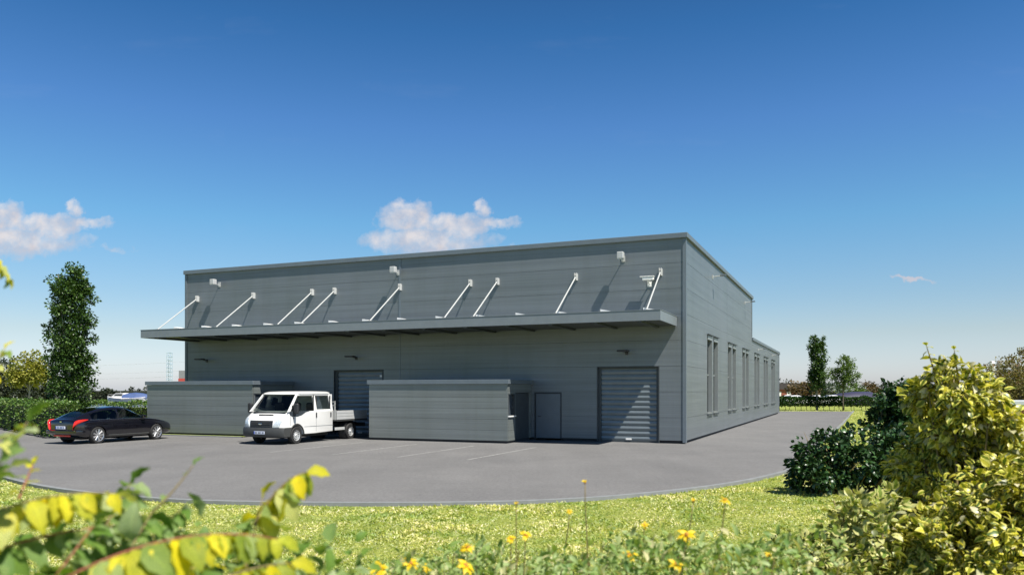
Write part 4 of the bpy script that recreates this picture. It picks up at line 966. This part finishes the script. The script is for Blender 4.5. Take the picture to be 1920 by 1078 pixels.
# right-hand background
b = P(1532, 732, 78)
tree('poplar_tree', 'narrow columnar poplar behind the far right hedge', 'tree', (b.x * 84.5 / 78, 84.5, 0), [(0, 0, 5.2, .95, .9, 2.3), (.1, 0, 3.3, .95, .9, 1.9), (-.25, 0, 6.9, .5, .5, .9), (.42, 0, 7.0, .38, .4, .9)], M['poplar'], 170, 7000, .20, .36, .11, 'greybark', shell=.15, limbs=9, trunk_top=7.2)
b = P(1581, 732, 82.3)
tree('young_tree', 'young round-headed tree with a thin trunk in front of the far right hedge', 'tree', (b.x, b.y, 0), [(0, 0, 4.2, 1.3, 1.2, 1.05), (-.9, 0, 3.9, .8, .7, .7), (1.0, 0, 3.6, .7, .7, .55), (.1, 0, 5.1, .7, .7, .5), (1.1, 0, 2.9, .6, .6, .45), (-.3, 0, 3.0, .9, .8, .5)], M['treegreen'], 80, 3200, .19, .40, .07, shell=.2)
spec = [(1468, 708, 150, 'treedark', 'dark tree against the warehouse\'s far end', 3.6), (1500, 713, 120, 'treebrown', 'round rusty brown tree left of the far poplar', 2.6), (1523, 714, 140, 'treedark', 'dark tree directly behind the far poplar', 3.0),
        (1560, 712, 150, 'treegrey', 'grey-green tree behind the young round-headed tree', 3.6), (1596, 722, 160, 'treegreen', 'pale green tree right of the young round-headed tree', 3.4), (1627, 715, 170, 'treebrown', 'russet tree above the dark blue tent', 3.0),
        (1660, 719, 175, 'treedark', 'dark tree between the russet tree and the laurel bush', 4.2), (1700, 721, 180, 'treegreen', 'low green tree behind the laurel bush', 5.0),
        (1835, 712, 95, 'treedark', 'dark tree left of the big olive-brown trees', 2.6)]
for u, v, Y, mt, lab, w_ in spec:
    b = P(u, 732, Y); H = EYE + (HZ - v) / F * Y
    tree('broadleaf_tree', lab, 'tree', (b.x, b.y, 0), [(0, 0, H * .55, w_ * .8, w_ * .8, H * .42), (-w_ * .4, 0, H * .40, w_ * .6, w_ * .6, H * .32), (w_ * .45, .3, H * .42, w_ * .6, w_ * .6, H * .34)], M[mt], 46, 1500, .42, .8, .15, group='trees along the right horizon')
for u, v, Y, lab, w_, mt in ((1872, 668, 60, 'big olive-brown tree nearest the pale chimneys', 2.3, 'treeolive'), (1912, 650, 57, 'tallest olive-brown tree at the photo\'s right edge', 2.7, 'treeolive'), (1950, 640, 62, 'olive-brown tree mostly cut off by the photo\'s right edge', 3.2, 'treeolive')):
    b = P(u, 732, Y); H = EYE + (HZ - v) / F * Y
    tree('broadleaf_tree', lab, 'tree', (b.x, b.y, 0), [(0, 0, H * .60, w_ * .75, w_ * .75, H * .38), (-w_ * .45, 0, H * .42, w_ * .6, w_ * .6, H * .34), (w_ * .45, .2, H * .45, w_ * .6, w_ * .6, H * .36), (0, 0, H * .3, w_, w_, H * .26)], M[mt], 90, 5200, .17, .5, .16, group='big olive-brown trees at the right')
cp_ = P(1868, 732, 300)
for dx_, h_, lab in ((-1.6, EYE + (HZ - 677) / F * 300, 'left pale chimney beyond the olive-brown trees'), (1.2, EYE + (HZ - 676) / F * 300, 'right, greyer chimney beyond the olive-brown trees')):
    mb = MB(); mb.tube([(cp_.x + dx_, 300, 0), (cp_.x + dx_, 300, h_ * .9), (cp_.x + dx_, 300, h_)], [1.15, .95, .9], 16)
    tag(mb.build('chimney', M['hull'] if dx_ < 0 else M['greybark'], smooth=True), lab, 'chimney', 'pair of pale chimneys')
# domed dark tent, parked vehicles and boats
b = P(1600, 732, 118)
root = empty('domed_tent', (b.x, b.y, 0), R(12), 'long domed dark blue tent with a pale end behind the far hedge', 'tent')
mb = MB(); ss = []
for x in (-3.6, -3.0, 0, 2.6, 3.4):
    k = {-3.6: .62, -3.0: .82, 3.4: .72}.get(x, 1.0)
    ss.append([(x, 2.2 * k * math.cos(a), 1.95 * k * math.sin(a)) for a in [math.pi * i / 12 for i in range(13)]])
loft(mb, ss); mb.build('canopy', plain('navy_canvas', (0.028, 0.028, 0.06), 0.55, var=.2), root, angle=50)
mb = MB(); mb.box(-5.6, -3.55, -1.7, 1.7, 0, .95, .15); mb.box(-5.2, -3.6, -1.4, 1.4, .95, 1.25, .2); mb.build('end_panel', plain('grey_canvas', (0.40, 0.41, 0.44), 0.6, var=.2), root)
for u, Y, lab, rz_ in ((1478, 112, 'pale car parked beside the warehouse\'s far end', 15), (1492, 118, 'pale car parked in front of the rusty brown tree', 170), (1520, 114, 'white car parked left of the far poplar\'s trunk', 10), (1548, 116, 'pale car parked between the far poplar and the young tree', 12)):
    b = P(u, 732, Y); make_car('carwhite', 'car', (b.x, b.y, 0.0), R(rz_), lab, group='pale cars beyond the far hedge', rear_detail=False)
b = P(1466, 732, 140)
root = empty('brick_house', (b.x - .6, 140, 0), 0, 'small reddish house with a white end behind the pale parked cars', 'house')
mb = MB(); mb.box(-1.5, 4.6, -2, 2, 0, 2.3); mb.build('wall', plain('red_wall', (0.30, 0.09, 0.06), .8), root)
mb = MB(); mb.prism([(-1.8, 2.3), (4.9, 2.3), (3.6, 3.4), (-.5, 3.4)], -2.3, 2.3); mb.build('roof', plain('dark_roof', (0.05, 0.04, 0.04), .8), root)
for x in (-.9, .8, 2.6): 
    mb = MB(); mb.box(x, x + .7, -2.03, -2.001, .3, 1.9); mb.build('window', M['hull'], root)
# red shed with a grey flat roof at the far right
b = P(1888, 732, 36)
root = empty('red_shed', (b.x, 36, 0), R(-8), 'low red boarded shed with a grey flat roof below the olive-brown trees', 'shed')
mb = MB()
for k in range(7): mb.box(-1.05, 1.6, -1.2 + .006 * (k % 2), 1.2, .05 + k * .2, .05 + k * .2 + .185, .006)
mb.build('wall', plain('red_boards', (0.26, 0.055, 0.045), .7, var=.2), root)
mb = MB(); mb.box(-1.25, 1.8, -1.4, 1.4, 1.46, 1.66, .02); mb.build('roof', plain('grey_felt', (0.42, 0.45, 0.47), .7), root)
b = P(1848, 732, 30)
root = empty('barbecue_grill', (b.x, 30, 0), R(10), 'dark kettle shape on a post beside the red shed', 'grill')
mb = MB(); mb.tube([(0, 0, 0), (0, 0, 1.1)], .05, 8); mb.build('post', M['black'], root)
mb = MB(); ss = [(.001, 1.05), (.2, 1.12), (.32, 1.35), (.33, 1.55), (.25, 1.78), (.001, 1.88)]
vs = [(r_ * math.cos(2*math.pi*k/18), r_ * math.sin(2*math.pi*k/18), z) for k in range(18) for r_, z in ss]
mb.add(vs, [(k*6+i, k*6+i+1, ((k+1) % 18)*6+i+1, ((k+1) % 18)*6+i) for k in range(18) for i in range(5)]); mb.build('bowl', M['boatblue'], root, smooth=True)

# ------------------------------------------------------------------ shrubs on the right
def shrub(name, label, loc, ells, mat, nclump, nleaf, leaf, clump_r, shell=.5, kind='leaf', stems=14, group=None, twig='twig', wid=1.0, droop=0.0, cat='shrub'):
    root = empty(name, loc, 0, label, cat, group)
    p, d = ell_points(ells, nclump, nleaf, clump_r, shell)
    ok = p[:, 2] > .03; p, d = p[ok], d[ok]; d[:, 2] -= droop
    leaf_obj('foliage', p, d, leaf * rng.uniform(.55, 1.3, len(p)), mat, root, kind, wid=wid)
    mb = MB()
    for i in range(stems):
        e = random.choice(ells); a = random.uniform(0, 6.28); r_ = random.uniform(.3, .95)
        q = Vector((e[0] + math.cos(a) * e[3] * r_, e[1] + math.sin(a) * e[4] * r_, e[2] + e[5] * random.uniform(-.1, .9)))
        b_ = Vector((e[0] * .5 + random.uniform(-.15, .15), e[1] * .5 + random.uniform(-.15, .15), -.02)); md = b_.lerp(q, .5) + Vector((0, 0, .12 * q.z))
        mb.tube([b_, md, q], [.016, .011, .004], 5)
    mb.build('stems', M[twig], root, smooth=True)
    return root
g = G(1560, 925)
shrub('laurel_bush', 'low dark glossy laurel bush at the edge of the tarmac', (g.x, g.y, 0), [(0, 0, .66, .75, .6, .66), (.75, .15, .72, .75, .6, .66), (-.45, -.1, .45, .45, .5, .42), (1.4, 0, .7, .6, .55, .62)], M['laurel'], 170, 7500, .10, .17, .55, 'leaf', 20)
g = G(1690, 900)
shrub('laurel_bush', 'taller dark laurel bush rising behind the low one', (g.x, g.y, 0), [(0, 0, 1.25, .8, .7, 1.0), (.15, 0, 1.75, .55, .5, .55), (-.35, 0, 1.5, .5, .5, .5), (.5, 0, 1.2, .8, .7, 1.0), (.2, -.2, .5, 1.0, .8, .5)], M['laurel'], 200, 8500, .115, .19, .5, 'leaf', 22)
g = P(1780, 1078, 4.7)
shrub('variegated_shrub', 'tall yellow-green variegated shrub, highest plant at the right', (2.83, 5.1, 0), [(-.02, 0, 2.09, .20, .26, .20), (-.03, .1, 1.88, .25, .3, .3), (.14, 0, 1.80, .24, .3, .24), (.02, .1, 1.5, .30, .35, .4), (.0, .1, .9, .45, .45, .6), (.34, .1, 1.55, .22, .3, .28)], M['varieg'], 230, 14500, .056, .085, .6, 'leaf', 26, 'variegated shrubs at the right', wid=.95, droop=.25)
shrub('variegated_shrub', 'broad yellow-green variegated shrub in the photo\'s lower right corner', (3.05, 4.55, 0), [(0, 0, 1.40, .5, .4, .38), (-.25, 0, 1.15, .5, .45, .45), (.45, 0, 1.42, .45, .4, .42), (0, 0, .7, .75, .6, .6), (-.62, 0, 1.0, .3, .35, .32)], M['varieg'], 300, 20000, .053, .095, .6, 'leaf', 26, 'variegated shrubs at the right', wid=.95, droop=.2)
shrub('variegated_shrub', 'cream and green shrub in front of the shaded laurel', (2.20, 4.75, 0), [(0, 0, 1.16, .34, .35, .30), (.1, 0, .8, .45, .4, .4), (-.1, .1, .5, .4, .4, .4)], M['varieg2'], 120, 5600, .058, .11, .6, 'leaf', 16, 'variegated shrubs at the right', wid=.95)
shrub('variegated_shrub', 'low cream and green shrub between the lawn shadow and the tall shrub', (1.95, 5.2, 0), [(0, 0, .95, .35, .35, .26), (-.35, 0, .80, .32, .35, .26), (0, 0, .5, .6, .45, .4)], M['varieg2'], 130, 5600, .052, .11, .6, 'leaf', 16, 'variegated shrubs at the right')
shrub('variegated_shrub', 'smallest cream and green shrub, nearest the yellow flowers', (1.50, 4.5, 0), [(0, 0, .88, .30, .3, .22), (-.30, 0, .80, .22, .3, .20), (.3, 0, .92, .3, .3, .25), (0, 0, .45, .55, .4, .4)], M['varieg2'], 140, 6500, .046, .10, .6, 'leaf', 16, 'variegated shrubs at the right')
# sprouting shoots on top of the tall shrub
def shoot(parent_name, label, base, tip, n, leaf, mat, r=.006, twig='twig', cat='shoot', group=None, bend=.0, kind='leaf', droop=.6, wid=1.0, pair=False, name='leafy_branch', lay=None):
    """a curved twig with leaves set alternately along it, hanging from it"""
    root = empty(name, base, 0, label, cat, group)
    base, tip = Vector(base), Vector(tip); v_ = tip - base; mid = v_ * .5 + Vector((0, 0, bend))
    pts = []; m_ = 12
    for i in range(m_ + 1):
        t = i / m_; pts.append(2 * t * (1 - t) * (mid * 1.0) * 1.0 + t * t * v_ + Vector((0, 0, 0)) if True else None)
    mb = MB(); mb.tube(pts, [r * (1.2 - t / m_) + .0008 for t in range(m_ + 1)], 6); mb.build('stem', M[twig], root, smooth=True)
    P_, D_, S_ = [], [], []
    for i in range(n):
        t = .12 + .88 * (i + .5) / n; k = min(m_ - 1, int(t * m_)); f_ = t * m_ - k; q = pts[k].lerp(pts[k+1], f_); tg = (pts[k+1] - pts[k]).normalized()
        sd = tg.cross(Vector((0, 0, 1))); sd = sd.normalized() if sd.length > .1 else Vector((1, 0, 0))
        for s_ in ((1, -1) if pair else ((1,) if i % 2 else (-1,))):
            if random.random() < .08: continue
            dd = tg * random.uniform(.2, .7) + sd * s_ * random.uniform(.5, 1.0) + Vector((0, 0, -droop + random.uniform(-.3, .3)))
            P_.append(q); D_.append(dd); S_.append(leaf * random.uniform(.7, 1.15) * (1.05 - .45 * t))
    P_.append(pts[-1]); D_.append(v_.normalized() + Vector((0, 0, -droop * .6))); S_.append(leaf * .6)
    leaf_obj('leaves', P_, [tuple(x) for x in D_], S_, mat, root, kind, wid=wid)
    return root
shoot('x', 'curling shoot on top of the tall variegated shrub, left side', (2.72, 5.1, 2.15), P(1737, 648, 5.0), 9, .075, M['varieg'], group='shoots on the tall variegated shrub')
shoot('x', 'upright shoot on top of the tall variegated shrub, right side', (2.86, 5.1, 2.10), P(1789, 655, 5.0), 9, .065, M['varieg'], group='shoots on the tall variegated shrub')

# ------------------------------------------------------------------ foreground shrub at the lower left (close to the lens)
def br(label, a, b, n, leaf, mat, r=.002, **kw): return shoot('x', label, P(*a), P(*b), int(n * 1.25), leaf, M[mat], cat='branch', group='near leafy branches at the left', kind='oval', r=min(r, .0015), **kw)
br('near branch of hanging yellow and green leaves across the left edge', (-120, 1010, 1.35), (215, 925, 1.45), 17, .082, 'nearyellow', bend=.05, droop=1.0, pair=True, r=.004)
br('near arching branch with a row of drooping yellow leaves, bottom left', (110, 1090, 1.3), (520, 1010, 1.45), 16, .08, 'nearyellow', bend=.07, droop=1.0, pair=True, twig='redtwig', r=.004)
br('near upright yellow-leaved tip rising over the tarmac', (455, 1090, 1.6), (492, 935, 1.65), 5, .075, 'nearyellow', bend=.0, droop=.8, r=.003)
br('near nodding yellow leaf tip pointing right over the tarmac', (475, 985, 1.62), (575, 885, 1.66), 9, .085, 'nearyellow', bend=.045, droop=1.2, r=.003, pair=True)
br('near spray of yellow leaves in front of the lawn, bottom centre-left', (330, 1130, 1.35), (545, 1055, 1.45), 9, .095, 'nearyellow', bend=.03, droop=.9, pair=True, r=.004)
br('near broad-leaved green sprig over the kerb', (190, 1000, 1.5), (245, 905, 1.55), 7, .075, 'nearleaf', droop=.5, pair=True, r=.003)
br('near thin budding twig curving over the tarmac', (285, 960, 1.5), (362, 872, 1.55), 3, .045, 'nearleaf', droop=.1, bend=-.01, r=.0016)
br('near small pale sprig at the left over the kerb', (35, 935, 1.5), (62, 870, 1.55), 4, .032, 'nearyellow', droop=.0, r=.0022, twig='redtwig')
br('near dark green leaf pair at the photo\'s left edge', (-50, 920, 1.4), (12, 880, 1.45), 3, .08, 'nearleaf', droop=.3, r=.003)
br('near green sprig beside the hedge at the left edge', (-35, 900, 1.3), (52, 790, 1.35), 4, .075, 'nearleaf', droop=.1, bend=-.02, r=.003)
br('near pale green leaves by the hedge at the left edge', (-60, 860, 1.3), (22, 812, 1.35), 3, .07, 'nearyellow', droop=.2, r=.003)
br('near leafy twig reaching up at the left edge beside the dark trees', (-60, 760, 1.7), (8, 655, 1.75), 10, .05, 'nearyellow', droop=.4, r=.003)
br('near leafy twig hanging into the sky at the left edge', (-50, 430, 1.7), (14, 520, 1.75), 9, .045, 'nearyellow', droop=.5, r=.003)
br('near red-stemmed branch rising from the bottom left corner', (60, 1140, 1.3), (175, 985, 1.4), 11, .072, 'nearleaf', droop=.5, twig='redtwig', pair=True, r=.0032)
br('near pale-stemmed branch across the bottom left', (190, 1120, 1.4), (285, 960, 1.5), 10, .075, 'nearleaf', droop=.8, pair=True, r=.0022)
shrub('broadleaf_shrub', 'near mass of broad green leaves filling the bottom left corner', (-.72, 1.48, 0), [(0, 0, 1.60, .30, .16, .20), (-.22, 0, 1.62, .22, .16, .20), (.12, 0, 1.45, .30, .2, .25), (.32, 0, 1.50, .14, .14, .16), (0, 0, 1.0, .3, .25, .5)], M['nearleaf'], 130, 1700, .055, .10, .4, 'oval', 12, twig='redtwig', droop=.35)

br('near tangle branch with pale green leaves below the long yellow one', (-80, 1060, 1.35), (230, 985, 1.5), 13, .065, 'nearleaf', bend=.03, droop=.7, pair=True, r=.0022, twig='redtwig')
br('near leafy branch low at the bottom left with yellow and green leaves', (150, 1150, 1.5), (390, 1060, 1.55), 12, .062, 'nearyellow', bend=.03, droop=.7, pair=True, r=.002)
br('near bright green sprig hanging between the two yellow branches', (220, 1090, 1.55), (345, 950, 1.6), 9, .052, 'nearleaf', bend=.02, droop=.7, pair=True, r=.002)
shrub('broadleaf_shrub', 'near low mass of green and pale leaves below the arching yellow branch', (-.42, 1.70, 0), [(0, 0, 1.60, .24, .14, .16), (-.24, 0, 1.66, .18, .14, .16), (0, 0, 1.2, .25, .2, .3)], M['nearleaf'], 110, 1300, .048, .09, .4, 'oval', 10, twig='redtwig', droop=.35)
# ------------------------------------------------------------------ flowers and weeds along the bottom
def flower(u, v, Y, size, label, tilt=(0, 0), bud=False):
    size *= .82; q = P(u, v, Y); root = empty('yellow_flower', (q.x, q.y + .05, q.z - .35), 0, label, 'flower', 'yellow daisy flowers along the bottom')
    top = Vector((0, -.05, .35)); mb = MB(); bx_, by_ = random.uniform(-.09, .09), random.uniform(-.05, .05); mb.tube([(bx_, by_, -.45), (bx_ * .9, by_, -.2), (bx_ * .35, by_ * .5, .1), (bx_ * .05, -.03, .28), top], [.0035, .003, .0025, .002, .0018], 5); mb.build('stem', M['twig'], root, smooth=True)
    n_ = 6 if bud else 17; ax = Vector((tilt[0], tilt[1] - .45, 1)).normalized(); e1 = ax.orthogonal().normalized(); e2 = ax.cross(e1)
    ds = [e1 * math.cos(2*math.pi*k/n_) + e2 * math.sin(2*math.pi*k/n_) + ax * (1.3 if bud else random.uniform(-.35, .55)) for k in range(n_)]
    leaf_obj('petals', [tuple(top)] * n_, [tuple(x) for x in ds], size * rng.uniform(.65, 1.15, n_), M['petal'], root, 'narrow', ups=np.array([tuple(ax)] * n_) + rng.normal(0, .3, (n_, 3)), wid=1.7 if bud else 1.5)
    c = MB(); vs = []
    for r_, z in ((.001, .30), (.18, .24), (.28, .06), (.22, -.12), (.001, -.2)):
        vs += [top + (e1 * math.cos(2*math.pi*k/10) + e2 * math.sin(2*math.pi*k/10)) * r_ * size + ax * z * size for k in range(10)]
    c.add(vs, [(i*10+k, i*10+(k+1) % 10, (i+1)*10+(k+1) % 10, (i+1)*10+k) for i in range(4) for k in range(10)]); c.build('flower_centre', M['disc'], root, smooth=True)
    lp = [(random.uniform(-.02, .02), -.02, z) for z in (.12, .03, -.06, -.15, -.25, -.33)]
    leaf_obj('leaves', lp, [(random.uniform(-1, 1), random.uniform(-1, 1), .3) for _ in lp], .07, M['weed'], root, 'narrow')
for a in ((1360, 938, 2.7, .030, 'yellow flower held highest at the right, seen side-on', (.1, .3)), (1300, 940, 2.9, .020, 'small half-closed yellow flower left of the highest one', (0, .2), True),
          (1287, 1003, 2.7, .042, 'wide open orange-yellow flower below the two highest right ones', (0, -.1)), (1178, 1040, 2.6, .040, 'open yellow flower low down, right of centre', (.1, 0)),
          (1267, 1057, 2.5, .036, 'yellow flower at the bottom edge right of centre', (.3, 0)), (1208, 984, 3.0, .024, 'small pale yellow flower over the lawn right of centre', (0, 0)),
          (1097, 905, 2.8, .018, 'yellow bud on a bent stem against the tarmac', (-.3, .3), True), (1068, 958, 3.1, .018, 'tiny yellow flower below the bent bud', (0, 0)),
          (968, 945, 3.1, .018, 'tiny pale bud at the kerb, centre', (0, 0), True), (985, 1003, 2.9, .030, 'orange-yellow flower at the centre of the bed', (.4, 0)), (958, 1010, 2.9, .026, 'yellow flower touching its orange neighbour at the centre', (-.3, 0)),
          (877, 1026, 2.7, .034, 'bright yellow flower left of the centre pair', (-.1, 0)), (872, 1060, 2.5, .040, 'orange-yellow flower at the bottom edge left of centre', (.5, 0)), (770, 1056, 2.6, .040, 'open yellow flower right of the leftmost one', (.2, 0)),
          (712, 1066, 2.5, .044, 'leftmost yellow flower at the bottom edge', (-.3, 0)), (803, 1064, 2.6, .028, 'small orange flower squeezed beside a bigger yellow one', (.2, 0)), 
          (1440, 1040, 2.8, .018, 'small yellow flower among the cream shrubs', (0, 0))):
    flower(*a)
n = 9000
X = rng.uniform(-.62, 1.05, n); Yp = rng.uniform(2.5, 3.5, n); k_ = (X / Yp)
topz = EYE - (318 + 16 * np.sin(X * 9) + 14 * np.sin(X * 23 + 1) - 34 * np.clip(X, -1, 1)) / F * Yp
Zp = topz - rng.random(n) ** 1.3 * .55 + rng.normal(0, .02, n)
dd = rng.normal(size=(n, 3)) * .6 + np.array([0, 0, .45])
o = leaf_obj('flower_bed', np.stack([X, Yp, Zp], 1), dd, rng.uniform(.022, .055, n), M['weed'], None, 'narrow', wid=1.3); tag(o, 'tangle of narrow weed leaves under the yellow flowers', 'flower bed', kind='stuff')
mb = MB()
for i in range(260):
    x, y = random.uniform(-.6, 1.05), random.uniform(2.5, 3.5); h_ = EYE - random.uniform(.19, .23) * y
    mb.tube([(x, y, 0), (x + random.uniform(-.05, .05), y, h_ * .6), (x + random.uniform(-.1, .1), y, h_ - random.uniform(0, .25))], [.005, .004, .002], 4)
o = mb.build('weed_stems', M['twig']); tag(o, 'thin stems standing in the flower bed', 'stems', kind='stuff')

# ------------------------------------------------------------------ lawn blades
def inside(px_, py_, poly):
    r_ = np.zeros(len(px_), bool); n_ = len(poly)
    for i in range(n_):
        x0, y0 = poly[i]; x1, y1 = poly[(i + 1) % n_]
        c = ((y0 > py_) != (y1 > py_)) & (px_ < (x1 - x0) * (py_ - y0) / (y1 - y0 + 1e-12) + x0); r_ ^= c
    return r_
n = 420000
yv = 6.5 + 17 * rng.random(n) ** 1.5; xv = rng.uniform(-.74, .74, n) * yv
keep = ~inside(xv, yv, asph) & (yv < 26); keep &= ~((np.abs(xv) < 40) & inside(xv, yv + .04, asph) & (yv < 24) & (rng.random(n) < 1.0))
xv, yv = xv[keep], yv[keep]; n = len(xv)
lump = .5 + .5 * np.sin(xv * 1.7 + 2 * np.sin(yv * 1.3)) * np.sin(yv * 2.1 + 1.5 * np.sin(xv * .9)); 
hgt = (.022 + .030 * lump) * rng.uniform(.6, 1.5, n) * (1 + .03 * (yv - 8))
dd = rng.normal(size=(n, 3)) * np.array([1.0, 1.0, .3]) + np.array([0, 0, .7])
up = rng.normal(size=(n, 3))
o = leaf_obj('lawn_grass', np.stack([xv, yv, np.full(n, -.004)], 1), dd, hgt, M['grass'], None, 'blade', ups=up, wid=2.9); tag(o, 'short sunlit lawn between the kerb and the flower bed', 'grass', kind='stuff')
n = 60000
xv = rng.uniform(9, 52, n); yv = rng.uniform(22, 84, n); keep = ~inside(xv, yv, asph) & (xv < yv * .66); xv, yv = xv[keep], yv[keep]; n = len(xv)
o = leaf_obj('verge_grass', np.stack([xv, yv, np.full(n, -.004)], 1), rng.normal(size=(n, 3)) * np.array([.7, .7, .2]) + np.array([0, 0, .8]), rng.uniform(.07, .15, n), M['grass'], None, 'blade', ups=rng.normal(size=(n, 3)), wid=2.2)
tag(o, 'rough grass strip right of the side road', 'grass', kind='stuff')
